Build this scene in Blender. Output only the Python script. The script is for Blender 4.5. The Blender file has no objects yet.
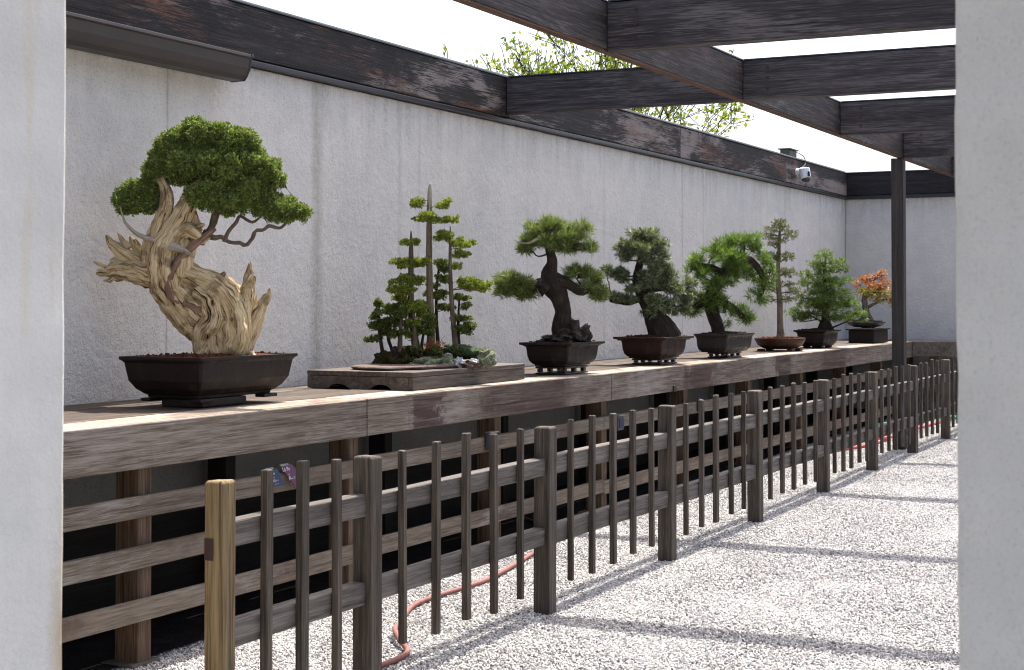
import bpy, math, random
import numpy as np
from mathutils import Vector, noise
R = math.radians
random.seed(7)
rng = np.random.default_rng(11)
SC = bpy.context.scene
COL = SC.collection
YAW = R(26.191)
FX, FY = math.cos(YAW), math.sin(YAW)        # horizontal view direction (used for tree bearings)
RX, RY = math.sin(YAW), -math.cos(YAW)
def gz(x): return .0084*(x-9)

# ------------------------------------------------------------------ helpers
def tag(o, label=None, cat=None, group=None, kind=None):
    if label: o['label'] = label
    if cat: o['category'] = cat
    if group: o['group'] = group
    if kind: o['kind'] = kind
    return o
def empty(name, loc, label=None, cat=None, group=None):
    o = bpy.data.objects.new(name, None); COL.objects.link(o); o.location = loc
    o.empty_display_size = .1
    return tag(o, label, cat, group)
class MB:
    def __init__(s): s.v=[]; s.f=[]; s.uv=[]; s.hasuv=False; s.mi=[]
    def add(s, vs, fs, uvs=None, mi=0):
        n=len(s.v); s.v.extend([tuple(map(float,v)) for v in vs]); s.f.extend([tuple(n+i for i in f) for f in fs])
        s.mi.extend([mi]*len(fs))
        if uvs is not None: s.hasuv=True; s.uv.extend(uvs)
        else: s.uv.extend([None]*len(fs))
    def box(s, x0,x1,y0,y1,z0,z1, mi=0):
        vs=[(x,y,z) for z in (z0,z1) for y in (y0,y1) for x in (x0,x1)]
        s.add(vs,[(0,2,3,1),(4,5,7,6),(0,1,5,4),(2,6,7,3),(0,4,6,2),(1,3,7,5)],mi=mi)
    def build(s, name, mats, parent=None, smooth=False, bevel=0, loc=None, segs=2):
        me=bpy.data.meshes.new(name)
        off=np.zeros(3)
        V=np.array(s.v,dtype=float)
        if parent is not None:
            off=np.array(parent_world(parent))
        elif loc is not None: off=np.array(loc,dtype=float)
        V=V-off
        me.from_pydata(V.tolist(),[],s.f)
        if not isinstance(mats,(list,tuple)): mats=[mats]
        for m in mats: me.materials.append(m)
        if any(s.mi): me.polygons.foreach_set('material_index',s.mi)
        if s.hasuv:
            uvl=me.uv_layers.new(name='UVMap'); k=0
            for f,u in zip(s.f,s.uv):
                for j in range(len(f)):
                    if u is not None: uvl.data[k].uv=u[j]
                    k+=1
        if smooth: me.polygons.foreach_set('use_smooth',[True]*len(me.polygons))
        me.update()
        o=bpy.data.objects.new(name,me); COL.objects.link(o)
        if parent is not None: o.parent=parent
        elif loc is not None: o.location=loc
        if bevel:
            b=o.modifiers.new('bevel','BEVEL'); b.width=bevel; b.segments=segs; b.limit_method='ANGLE'; b.angle_limit=R(40)
            b.harden_normals=False
        return o
def parent_world(p):
    v=Vector((0,0,0))
    while p is not None:
        v=v+p.location; p=p.parent
    return v
def boxobj(name,x0,x1,y0,y1,z0,z1,m,parent=None,bevel=.004,loc=None,rough=0,sub=0):
    b=MB()
    if not sub: b.box(x0,x1,y0,y1,z0,z1)
    else:   # long timber cut in slices along its long axis and let wander a little
        d=[x1-x0,y1-y0,z1-z0]; a=d.index(max(d)); o=[i for i in range(3) if i!=a]
        lo=[x0,y0,z0]; hi=[x1,y1,z1]; vs=[]; sd=rng.random()*100
        for i in range(sub+1):
            t=i/sub
            for (u,w) in ((0,0),(1,0),(1,1),(0,1)):
                p=[0,0,0]; p[a]=lo[a]+d[a]*t
                p[o[0]]=(hi if u else lo)[o[0]]; p[o[1]]=(hi if w else lo)[o[1]]
                nv=noise.noise_vector(Vector((lo[a]+d[a]*t*1.0+sd, u*3.1+sd, w*5.3)))
                nb=noise.noise_vector(Vector((t*1.5+sd,9,3)))
                p[o[0]]+=(nv[0]*.5+nb[0])*rough; p[o[1]]+=(nv[1]*.5+nb[1])*rough
                vs.append(p)
        fs=[]
        for i in range(sub):
            for k in range(4):
                fs.append((i*4+k,i*4+(k+1)%4,(i+1)*4+(k+1)%4,(i+1)*4+k))
        fs.append((3,2,1,0)); n=sub*4; fs.append((n,n+1,n+2,n+3))
        b.add(vs,fs)
        me_flip=(a==1)
        if me_flip: b.f=[tuple(reversed(f)) for f in b.f]
    return b.build(name,m,parent,bevel=bevel,loc=loc)

# ------------------------------------------------------------------ materials
def newmat(name):
    m=bpy.data.materials.new(name); m.use_nodes=True
    nt=m.node_tree; nt.nodes.clear()
    out=nt.nodes.new('ShaderNodeOutputMaterial'); p=nt.nodes.new('ShaderNodeBsdfPrincipled')
    nt.links.new(p.outputs[0],out.inputs[0])
    return m,nt,p,out
def N(nt,t,**k):
    n=nt.nodes.new(t)
    for a,b in k.items():
        if a=='inp':
            for i,v in b.items(): n.inputs[i].default_value=v
        else: setattr(n,a,b)
    return n
def ramp(nt,src,stops,interp='LINEAR'):
    r=nt.nodes.new('ShaderNodeValToRGB'); e=r.color_ramp.elements; r.color_ramp.interpolation=interp
    while len(e)<len(stops): e.new(.5)
    for i,(p,c) in enumerate(stops):
        e[i].position=p; e[i].color=(c,c,c,1) if isinstance(c,(int,float)) else (*c,1)
    nt.links.new(src,r.inputs[0]); return r.outputs[0]
def mixc(nt,fac,a,b,bt='MIX'):
    m=nt.nodes.new('ShaderNodeMix'); m.data_type='RGBA'; m.blend_type=bt
    for s,v in ((0,fac),(6,a),(7,b)):
        if isinstance(v,(int,float)): m.inputs[s].default_value=v
        elif isinstance(v,tuple): m.inputs[s].default_value=(*v,1)
        else: nt.links.new(v,m.inputs[s])
    return m.outputs[2]
def math_(nt,op,a,b=0.,c=None):
    m=nt.nodes.new('ShaderNodeMath'); m.operation=op
    for s,v in enumerate((a,b) if c is None else (a,b,c)):
        if isinstance(v,(int,float)): m.inputs[s].default_value=v
        else: nt.links.new(v,m.inputs[s])
    return m.outputs[0]
def coords(nt,scale=(1,1,1),kind='Object',rand=0.,rot=(0,0,0)):
    tc=nt.nodes.new('ShaderNodeTexCoord'); mp=nt.nodes.new('ShaderNodeMapping')
    mp.inputs['Scale'].default_value=scale; mp.inputs['Rotation'].default_value=rot
    src=tc.outputs[kind]
    if rand:
        oi=nt.nodes.new('ShaderNodeObjectInfo'); va=nt.nodes.new('ShaderNodeVectorMath'); va.operation='ADD'
        nt.links.new(src,va.inputs[0])
        cx=nt.nodes.new('ShaderNodeCombineXYZ')
        for i,k in enumerate((rand,rand*.7,rand*1.3)): nt.links.new(math_(nt,'MULTIPLY',oi.outputs['Random'],k),cx.inputs[i])
        nt.links.new(cx.outputs[0],va.inputs[1]); src=va.outputs[0]
    nt.links.new(src,mp.inputs[0]); return mp.outputs[0]
def noise_(nt,vec,scale,detail=4,rough=.55,dist=0.,out=0):
    n=nt.nodes.new('ShaderNodeTexNoise'); n.inputs['Scale'].default_value=scale; n.inputs['Detail'].default_value=detail
    n.inputs['Roughness'].default_value=rough; n.inputs['Distortion'].default_value=dist
    nt.links.new(vec,n.inputs['Vector']); return n.outputs[out]
def bump(nt,p,h,strength=.4,dist=.01,prev=None):
    b=nt.nodes.new('ShaderNodeBump'); b.inputs['Strength'].default_value=strength; b.inputs['Distance'].default_value=dist
    nt.links.new(h,b.inputs['Height'])
    if prev is not None: nt.links.new(prev,b.inputs['Normal'])
    if p is not None: nt.links.new(b.outputs[0],p.inputs['Normal'])
    return b.outputs[0]

def wood(name, axis, cols, patches=None, bands=None, rough=.75, rand=7., uv=False, fine=1., vary=.35, bmp=.5, spec=.3, pscale=2.2):
    """cols: dark, mid, light of the grain; patches: list of (colour, low, high, scale-axis-stretch, amount)"""
    m,nt,p,out=newmat(name)
    a='XYZ'.index(axis)
    sc=[1.,1.,1.]; sc[a]=.035
    v=coords(nt,tuple(sc),'UV' if uv else 'Object',rand)
    g1=noise_(nt,v,95*fine,5,.65); g2=noise_(nt,v,28*fine,4,.6,.4); g3=noise_(nt,v,260*fine,2,.5)
    mixg=math_(nt,'ADD',math_(nt,'MULTIPLY',g1,.5),math_(nt,'MULTIPLY',g2,.5))
    col=ramp(nt,math_(nt,'ADD',math_(nt,'MULTIPLY',mixg,.72),math_(nt,'MULTIPLY',g3,.28)),[(.385,cols[0]),(.5,cols[1]),(.61,cols[2])])
    vb=coords(nt,(1,1,1),'UV' if uv else 'Object',rand)
    big=noise_(nt,vb,1.7,3,.6)
    col=mixc(nt,1.,col,ramp(nt,big,[(.3,1-vary),(.7,1+vary*.0)]),'MULTIPLY')
    oi=nt.nodes.new('ShaderNodeObjectInfo')
    col=mixc(nt,1.,col,ramp(nt,oi.outputs['Random'],[(0,1-vary*.7),(1,1.)]),'MULTIPLY')
    if patches:
        for k,(pc,lo,hi,st,am) in enumerate(patches):
            s2=[1.,1.,1.]; s2[a]=st
            vv=coords(nt,tuple(s2),'Object',rand*1.7+k*3.3)
            pn=noise_(nt,vv,pscale,6,.68,.3)
            pn=math_(nt,'ADD',math_(nt,'MULTIPLY',pn,.62),math_(nt,'ADD',math_(nt,'MULTIPLY',g1,.24),math_(nt,'MULTIPLY',g3,.14)))
            f=math_(nt,'MULTIPLY',ramp(nt,pn,[(lo,0.),(hi,1.)]),am)
            col=mixc(nt,f,col,pc)
    if bands:
        tc=nt.nodes.new('ShaderNodeTexCoord'); sx=nt.nodes.new('ShaderNodeSeparateXYZ'); nt.links.new(tc.outputs['Object'],sx.inputs[0])
        bn=noise_(nt,coords(nt,(1,1,1)),4.5,6,.7); wob=math_(nt,'MULTIPLY',math_(nt,'SUBTRACT',bn,.5),.9)
        for bx,hw in bands:
            dx=math_(nt,'ABSOLUTE',math_(nt,'ADD',math_(nt,'SUBTRACT',sx.outputs[0],bx),wob))
            f=ramp(nt,math_(nt,'DIVIDE',dx,hw*2),[(.42,1.),(.62,0.)])
            f=math_(nt,'MULTIPLY',f,ramp(nt,g2,[(.40,.35),(.56,1.)]))
            col=mixc(nt,math_(nt,'MULTIPLY',f,.92),col,(.046,.021,.016))
    # dark hairline cracks along the grain
    sc3=[1.,1.,1.]; sc3[a]=.05
    vc=coords(nt,tuple(sc3),'UV' if uv else 'Object',rand*2)
    sc4=[1.,1.,1.]; sc4[a]=.016
    ck=noise_(nt,coords(nt,tuple(sc4),'UV' if uv else 'Object',rand*2),70*fine,3,.6)
    cm=ramp(nt,ck,[(.30,.38),(.385,1.)])
    col=mixc(nt,1.,col,cm,'MULTIPLY')
    nt.links.new(col,p.inputs['Base Color'])
    p.inputs['Roughness'].default_value=rough; p.inputs['Specular IOR Level'].default_value=spec
    h=math_(nt,'ADD',math_(nt,'MULTIPLY',g1,1.),math_(nt,'MULTIPLY',cm,.8))
    h=math_(nt,'ADD',h,math_(nt,'MULTIPLY',g3,.3))
    bump(nt,p,h,bmp,.004)
    return m

M={}
M['fence_z']=wood('weathered_upright_wood','Z',[(.040,.031,.024),(.092,.073,.057),(.165,.137,.110)],vary=.38,bmp=.8)
M['fence_x']=wood('weathered_rail_wood','X',[(.055,.047,.041),(.118,.102,.090),(.20,.178,.16)],vary=.3,bmp=.8)
M['gate']=wood('new_post_wood','Z',[(.06,.036,.017),(.19,.135,.066),(.27,.21,.118)],[((.12,.07,.035),.53,.60,.10,.6)],rough=.7,vary=.2,fine=.55,rand=0.,bmp=.8,pscale=5.)
M['slat']=wood('slat_wood','X',[(.085,.064,.046),(.19,.15,.112),(.29,.245,.20)],[((.07,.035,.025),.54,.60,.6,.6),((.30,.285,.27),.55,.62,.5,.6),((.24,.14,.06),.57,.63,.8,.5)],vary=.25,rand=23.)
M['fascia']=wood('bench_edge_wood','X',[(.072,.053,.040),(.172,.134,.105),(.27,.228,.19)],[((.31,.285,.26),.50,.60,.6,.5)],vary=.2,rand=0.,fine=.9,pscale=2.0,bands=[(-3.85,.20),(-2.5,.62),(.9,.35),(3.3,.25),(5.2,.5)])
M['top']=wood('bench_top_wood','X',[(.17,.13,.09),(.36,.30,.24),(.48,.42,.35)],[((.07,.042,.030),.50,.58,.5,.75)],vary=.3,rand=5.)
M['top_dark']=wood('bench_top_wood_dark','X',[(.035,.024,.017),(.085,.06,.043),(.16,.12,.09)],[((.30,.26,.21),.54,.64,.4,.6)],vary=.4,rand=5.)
M['leg']=wood('bench_leg_wood','Z',[(0.055, 0.0303, 0.0193), (0.132, 0.0853, 0.055), (0.22, 0.1595, 0.11)],[((0.231, 0.1375, 0.066),.55,.65,.5,.5)],vary=.2)
M['base_dark']=wood('dark_base_strip','X',[(0.008, 0.0068, 0.006), (0.014, 0.012, 0.0104), (0.024, 0.02, 0.018)],vary=.2)
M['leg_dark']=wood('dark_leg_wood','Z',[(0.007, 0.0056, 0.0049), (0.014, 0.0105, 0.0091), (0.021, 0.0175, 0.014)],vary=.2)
M['beam_x']=wood('pergola_timber_long','X',[(0.0112,0.0094,0.0094),(0.035,0.0294,0.0294),(0.0938,0.0813,0.08)],[((0.1625,0.1375,0.1313),.54,.61,.25,.6),((0.075,0.035,0.0213),.55,.62,.4,.55)],vary=.3,pscale=2.4,bmp=.8)
M['beam_y']=wood('pergola_timber_cross','Y',[(0.0195,0.0163,0.0169),(0.0559,0.0474,0.0481),(0.1274,0.1092,0.1092)],[((0.169,0.1456,0.1404),.52,.60,.25,.6),((0.026,0.0195,0.0156),.56,.62,.5,.6)],vary=.3,bmp=.8)
M['wallbeam']=wood('charred_wall_timber','X',[(.005,.004,.004),(.017,.0135,.013),(.055,.045,.042)],[((.215,.18,.165),.505,.555,.16,.85),((.115,.05,.027),.53,.58,.2,.75),((.005,.004,.004),.53,.57,.5,.9)],vary=.4,bmp=.9,rand=11.,pscale=3.0)
M['farbeam']=wood('dark_far_timber','Y',[(.008,.007,.008),(.022,.019,.020),(.050,.044,.046)],vary=.3)
M['pergola_post']=wood('pergola_post_timber','Z',[(0.0203, 0.0158, 0.0153), (0.0428, 0.0351, 0.0324), (0.0675, 0.0585, 0.054)],vary=.2)
M['stand']=wood('stand_wood','X',[(.05,.038,.030),(.12,.098,.080),(.20,.17,.145)],[((.055,.03,.024),.52,.60,.5,.6)],vary=.2,rand=2.)
M['underbeam']=wood('rusty_soffit','X',[(.045,.022,.013),(.085,.040,.022),(.13,.065,.038)],vary=.3)

def plain(name,c,rough=.5,metal=0.,spec=.5,nscale=40,nv=.25,bmp=.1,bd=.003,coat=0.):
    m,nt,p,out=newmat(name)
    v=coords(nt,(1,1,1),'Object'); n=noise_(nt,v,nscale,4,.6); n2=noise_(nt,v,nscale*.12,3,.6)
    f=math_(nt,'ADD',math_(nt,'MULTIPLY',n,.5),math_(nt,'MULTIPLY',n2,.5))
    col=mixc(nt,1.,c,ramp(nt,f,[(.35,1-nv),(.65,1.)]),'MULTIPLY')
    nt.links.new(col,p.inputs['Base Color']); p.inputs['Roughness'].default_value=rough; p.inputs['Metallic'].default_value=metal
    p.inputs['Specular IOR Level'].default_value=spec; p.inputs['Coat Weight'].default_value=coat
    bump(nt,p,n,bmp,bd); return m
M['pot_dark']=plain('unglazed_dark_brown_clay',(.0125,.0075,.0062),.55,nv=.35,spec=.22)
M['pot_brown']=plain('unglazed_brown_clay',(.022,.0105,.0075),.55,nv=.4,spec=.22)
M['pot_red']=plain('red_brown_clay',(.045,.016,.010),.5,nv=.35,spec=.3)
M['pot_grey']=plain('grey_brown_clay',(.024,.019,.017),.55,nv=.35,spec=.25)
M['pot_olive']=plain('olive_grey_glaze',(.055,.053,.043),.45,nv=.3,spec=.35)
M['black_wood']=plain('black_lacquered_wood',(.012,.010,.010),.35,nv=.3)
M['brown_box']=plain('dark_brown_box_wood',(.014,.008,.006),.6,nv=.4,spec=.25)
M['soil']=plain('reddish_soil',(.15,.055,.028),.95,nscale=90,nv=.7,bmp=1.,bd=.02,spec=.1)
M['soil_dark']=plain('dark_soil',(.045,.025,.016),.95,nscale=90,nv=.7,bmp=1.,bd=.02,spec=.1)
M['rock_dark']=plain('dark_root_rock',(.052,.041,.031),.8,nscale=45,nv=.6,bmp=1.,bd=.03,spec=.3)
M['rock_white']=plain('pale_quartz',(.55,.55,.55),.6,nscale=30,nv=.5,bmp=.6,bd=.02)
M['slab']=plain('brown_stone_slab',(.13,.085,.07),.8,nscale=25,nv=.5,bmp=.8,bd=.01)
M['moss_dark']=plain('dark_moss',(.055,.05,.018),.95,nscale=110,nv=.75,bmp=1.,bd=.02,spec=.1)
M['moss_pale']=plain('pale_grey_green_moss',(.36,.40,.26),.95,nscale=140,nv=.75,bmp=1.,bd=.02,spec=.1)
M['moss_green']=plain('grey_green_moss',(.11,.15,.08),.95,nscale=140,nv=.75,bmp=1.,bd=.02,spec=.1)
M['moss_orange']=plain('orange_moss',(.33,.14,.03),.95,nscale=140,nv=.7,bmp=1.,bd=.02,spec=.1)
M['metal_dark']=plain('dark_bronze_flashing',(.028,.027,.031),.38,metal=.3,nscale=12,nv=.3,bmp=.03)
M['gutter']=plain('brown_gutter_metal',(.040,.032,.029),.5,metal=.2,nscale=9,nv=.25,bmp=.03)
M['cap']=plain('pale_cap_metal',(.30,.30,.28),.45,metal=.5,nscale=12,nv=.3,bmp=.03)
M['rust']=plain('rusty_hinge',(.10,.045,.025),.7,metal=.3,nscale=60,nv=.5,bmp=.3)
M['hinge']=plain('brown_hinge_plate',(.055,.03,.022),.6,metal=.4,nscale=60,nv=.3)
M['white_plastic']=plain('white_plastic',(.72,.73,.75),.35,nv=.08,bmp=0)
M['black_dome']=plain('smoked_dome',(.015,.015,.02),.08,nv=.05,bmp=0,spec=.7)
M['green_box']=plain('green_brown_box',(.06,.07,.05),.6,nv=.4)
M['hose']=plain('faded_red_hose',(.25,.095,.078),.7,nscale=25,nv=.45,bmp=.03)
M['hose_red']=plain('red_hose',(.45,.05,.055),.45,nscale=8,nv=.2,bmp=.03)
M['hose_green']=plain('green_hose',(.02,.28,.15),.45,nscale=8,nv=.2,bmp=.03)
M['navy']=plain('navy_card',(.012,.022,.06),.4,nv=.15,bmp=0)
M['purple']=plain('purple_card',(.10,.018,.065),.4,nv=.15,bmp=0)
M['ink']=plain('white_print',(.75,.72,.78),.5,nv=.1,bmp=0)
M['tag_grey']=plain('slate_grey_holder',(.05,.06,.07),.4,nv=.2)
M['concrete']=plain('concrete_footing',(.09,.08,.07),.9,nscale=60,nv=.4,bmp=.5)
M['wire']=plain('dark_wire',(.03,.03,.03),.5,nv=.1)

def potmat(name,c,stain,rough=.55,spec=.22):
    m,nt,p,out=newmat(name)
    v=coords(nt,(1,1,1),'Object'); vz=coords(nt,(1,1,.25),'Object')
    n=noise_(nt,v,38,5,.65); n2=noise_(nt,vz,17,5,.7); n3=noise_(nt,v,160,3,.6)
    col=mixc(nt,1.,c,ramp(nt,n,[(.35,.6),(.65,1.15)]),'MULTIPLY')
    col=mixc(nt,math_(nt,'MULTIPLY',ramp(nt,n2,[(.50,0.),(.68,1.)]),.55),col,stain)
    col=mixc(nt,math_(nt,'MULTIPLY',ramp(nt,n3,[(.62,0.),(.70,1.)]),.35),col,stain)
    nt.links.new(col,p.inputs['Base Color']); nt.links.new(ramp(nt,n2,[(.4,rough-.12),(.65,rough+.2)]),p.inputs['Roughness']); p.inputs['Specular IOR Level'].default_value=spec
    bump(nt,p,n3,.25,.003); return m
M['pot_dark']=potmat('unglazed_dark_brown_clay',(.0135,.0082,.0068),(.040,.031,.027))
M['pot_brown']=potmat('unglazed_brown_clay',(.027,.0125,.0085),(.060,.040,.030))
M['pot_red']=potmat('red_brown_clay',(.052,.018,.011),(.09,.055,.04),.5,.3)
M['pot_grey']=potmat('grey_brown_clay',(.026,.021,.019),(.070,.062,.054),.55,.25)
M['pot_olive']=potmat('olive_grey_glaze',(.060,.058,.048),(.12,.115,.10),.45,.35)
def stucco(name, base, warm, pit=.58, grain=120, streak=True, bd=.004, bs=.9, edge=None):
    m,nt,p,out=newmat(name)
    v=coords(nt,(1,1,1),'Object')
    n1=noise_(nt,v,grain,5,.7); n2=noise_(nt,v,grain*.28,4,.6); big=noise_(nt,v,.9,4,.6)
    col=mixc(nt,ramp(nt,big,[(.38,0.),(.62,1.)]),base,warm)
    col=mixc(nt,1.,col,ramp(nt,n1,[(.30,pit),(.47,1.)]),'MULTIPLY')
    mot=noise_(nt,v,5.5,5,.65)
    col=mixc(nt,1.,col,ramp(nt,mot,[(.32,.90),(.62,1.)]),'MULTIPLY')
    if streak:
        vs=coords(nt,(1,1,.06),'Object')
        s=noise_(nt,vs,3.6,5,.65); s2=noise_(nt,vs,13,4,.6)
        fine=math_(nt,'MULTIPLY',ramp(nt,s,[(.50,0.),(.66,1.)]),ramp(nt,s2,[(.40,.25),(.62,1.)]))
        col=mixc(nt,math_(nt,'MULTIPLY',fine,.13),col,(.27,.26,.23))
        # dirt that has washed down from the timber at the top (z falls away from 3.0)
        tc=nt.nodes.new('ShaderNodeTexCoord'); sx=nt.nodes.new('ShaderNodeSeparateXYZ'); nt.links.new(tc.outputs['Object'],sx.inputs[0])
        zt=ramp(nt,math_(nt,'MULTIPLY',sx.outputs[2],.33),[(.86,0.),(.985,1.)])
        sp=noise_(nt,v,30,5,.75)
        d=math_(nt,'MULTIPLY',zt,math_(nt,'MULTIPLY',ramp(nt,s2,[(.40,0.),(.60,1.)]),ramp(nt,sp,[(.42,.2),(.6,1.)])))
        col=mixc(nt,math_(nt,'MULTIPLY',d,.42),col,(.19,.17,.14))
        # a few distinct stains and hairline joints at set places along the wall
        for (xs,w,am,c) in ((8.67,.045,.50,(.23,.22,.18)),(9.72,.02,.28,(.25,.24,.2)),(10.0,.012,.25,(.25,.24,.2)),(7.15,.006,.55,(.2,.19,.17)),(11.8,.012,.16,(.25,.24,.2)),(15.45,.008,.6,(.2,.19,.17)),(16.1,.01,.3,(.25,.24,.22)),(19.1,.009,.6,(.2,.19,.17)),(13.4,.02,.2,(.26,.24,.2))):
            wob=math_(nt,'MULTIPLY',math_(nt,'SUBTRACT',noise_(nt,v,3,3,.6),.5),w*2.)
            dx=math_(nt,'ABSOLUTE',math_(nt,'ADD',math_(nt,'SUBTRACT',sx.outputs[0],xs),wob))
            f=ramp(nt,math_(nt,'DIVIDE',dx,w*2),[(0.,1.),(.5,.6),(1.,0.)])
            f=math_(nt,'MULTIPLY',math_(nt,'MULTIPLY',f,am),ramp(nt,n2,[(.3,.5),(.55,1.)]))
            col=mixc(nt,f,col,c)
    if edge: # yellowed, chipped arris along one corner
        tc=nt.nodes.new('ShaderNodeTexCoord'); sx=nt.nodes.new('ShaderNodeSeparateXYZ'); nt.links.new(tc.outputs['Object'],sx.inputs[0])
        ax,pos,w,cc=edge
        dx=math_(nt,'ABSOLUTE',math_(nt,'SUBTRACT',sx.outputs[ax],pos))
        en=noise_(nt,v,14,5,.7)
        f=ramp(nt,math_(nt,'DIVIDE',dx,w),[(0.,1.),(1.,0.)])
        low=ramp(nt,math_(nt,'MULTIPLY',sx.outputs[2],.5),[(.46,1.),(.64,.10)])
        f=math_(nt,'MULTIPLY',math_(nt,'MULTIPLY',f,ramp(nt,en,[(.38,0.),(.55,1.)])),low)
        col=mixc(nt,math_(nt,'MULTIPLY',f,.8),col,cc)
        st=noise_(nt,coords(nt,(1,1,.12),'Object'),9,4,.6)
        col=mixc(nt,math_(nt,'MULTIPLY',ramp(nt,st,[(.58,0.),(.66,1.)]),.22),col,(.5,.38,.2))
    nt.links.new(col,p.inputs['Base Color']); p.inputs['Roughness'].default_value=.92; p.inputs['Specular IOR Level'].default_value=.15
    b1=bump(nt,None,n2,bs*.8,bd*3); bump(nt,p,n1,bs,bd,b1)
    return m
M['wall']=stucco('grey_stucco',(.60,.59,.57),(.65,.63,.59),grain=85,bd=.0065,bs=.9)
M['pier']=stucco('cream_stucco',(.565,.57,.55),(.605,.60,.57),pit=.84,grain=230,streak=False,bd=.0015,bs=.55,edge=(0,2.50,.055,(.36,.24,.09)))
M['pier_rough']=stucco('grey_cream_stucco',(.60,.575,.51),(.66,.63,.56),pit=.84,grain=150,streak=False,bd=.0045,bs=.75)

def foliage(name, c1, c2, c3, transl=.35, rough=.5, spec=.3, cscale=18, noise_mix=.5):
    m,nt,p,out=newmat(name)
    g=nt.nodes.new('ShaderNodeNewGeometry'); v=coords(nt,(1,1,1),'Object')
    n=noise_(nt,v,cscale,3,.6)
    f=math_(nt,'ADD',math_(nt,'MULTIPLY',g.outputs['Random Per Island'],1-noise_mix),math_(nt,'MULTIPLY',ramp(nt,n,[(.3,0.),(.7,1.)]),noise_mix))
    col=ramp(nt,f,[(.1,c1),(.5,c2),(.92,c3)])
    nt.links.new(col,p.inputs['Base Color']); p.inputs['Roughness'].default_value=rough; p.inputs['Specular IOR Level'].default_value=spec
    t=nt.nodes.new('ShaderNodeBsdfTranslucent'); nt.links.new(mixc(nt,1.,col,(1.25,1.3,.7),'MULTIPLY'),t.inputs['Color'])
    mx=nt.nodes.new('ShaderNodeMixShader'); mx.inputs[0].default_value=transl
    nt.links.new(p.outputs[0],mx.inputs[1]); nt.links.new(t.outputs[0],mx.inputs[2]); nt.links.new(mx.outputs[0],out.inputs[0])
    return m
M['juniper']=foliage('juniper_green',(0.051,0.081,0.03),(0.142,0.196,0.051),(0.311,0.378,0.101),.26,cscale=30,noise_mix=.25)
M['cedar']=foliage('cedar_lime',(0.062,0.09,0.02),(0.174,0.224,0.036),(0.381,0.426,0.078),.26,cscale=25,noise_mix=.25)
M['cedar_dark']=foliage('cedar_mid_green',(0.029,0.05,0.017),(0.082,0.12,0.029),(0.264,0.3,0.066),.24,cscale=25,noise_mix=.25)
M['pine']=foliage('pine_needle_green',(0.05,0.075,0.027),(0.131,0.181,0.053),(0.338,0.4,0.125),.30,noise_mix=.3)
M['white_pine']=foliage('blue_green_needles',(0.024,0.041,0.02),(0.084,0.114,0.053),(0.408,0.444,0.252),.24,rough=.35,spec=.5,noise_mix=.2)
M['bright_pine']=foliage('fresh_pine_green',(0.039,0.073,0.022),(0.102,0.17,0.037),(0.268,0.377,0.086),.36,cscale=8,noise_mix=.3)
M['larch']=foliage('dusty_green_sprigs',(0.036,0.048,0.022),(0.12,0.132,0.054),(0.288,0.288,0.132),.22)
M['soft_green']=foliage('soft_conifer_green',(0.046,0.082,0.026),(0.114,0.178,0.048),(0.264,0.348,0.096),.32,noise_mix=.3)
M['maple']=foliage('orange_red_leaves',(0.33,0.094,0.05),(0.396,0.154,0.066),(0.462,0.242,0.099),.30,cscale=7,noise_mix=.4)
M['maple_yellow']=foliage('yellow_green_leaves',(0.23,0.196,0.057),(0.38,0.345,0.103),(0.46,0.276,0.103),.30,cscale=9,noise_mix=.5)
M['spring']=foliage('spring_leaves',(.10,.15,.015),(.21,.27,.025),(.36,.37,.05),.35,noise_mix=.3)
def bark(name,c1,c2,c3,rough=.85,fine=1.,bmp=1.,bd=.006,patch=None):
    m,nt,p,out=newmat(name)
    v=coords(nt,(1,.10,1),'UV'); n=noise_(nt,v,60*fine,6,.68,.6); vo=coords(nt,(1,1,1),'Object'); n2=noise_(nt,vo,14,5,.65); n3=noise_(nt,v,170*fine,3,.6)
    f=math_(nt,'ADD',math_(nt,'MULTIPLY',n,.62),math_(nt,'MULTIPLY',n2,.38))
    col=ramp(nt,f,[(.34,c1),(.50,c2),(.64,c3)])
    if patch:
        col=mixc(nt,math_(nt,'MULTIPLY',ramp(nt,noise_(nt,vo,7,4,.6),[(.50,0.),(.62,1.)]),patch[1]),col,patch[0])
    nt.links.new(col,p.inputs['Base Color']); p.inputs['Roughness'].default_value=rough; p.inputs['Specular IOR Level'].default_value=.2
    h=math_(nt,'ADD',n,math_(nt,'MULTIPLY',n3,.4)); bump(nt,p,h,bmp,bd); return m
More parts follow.
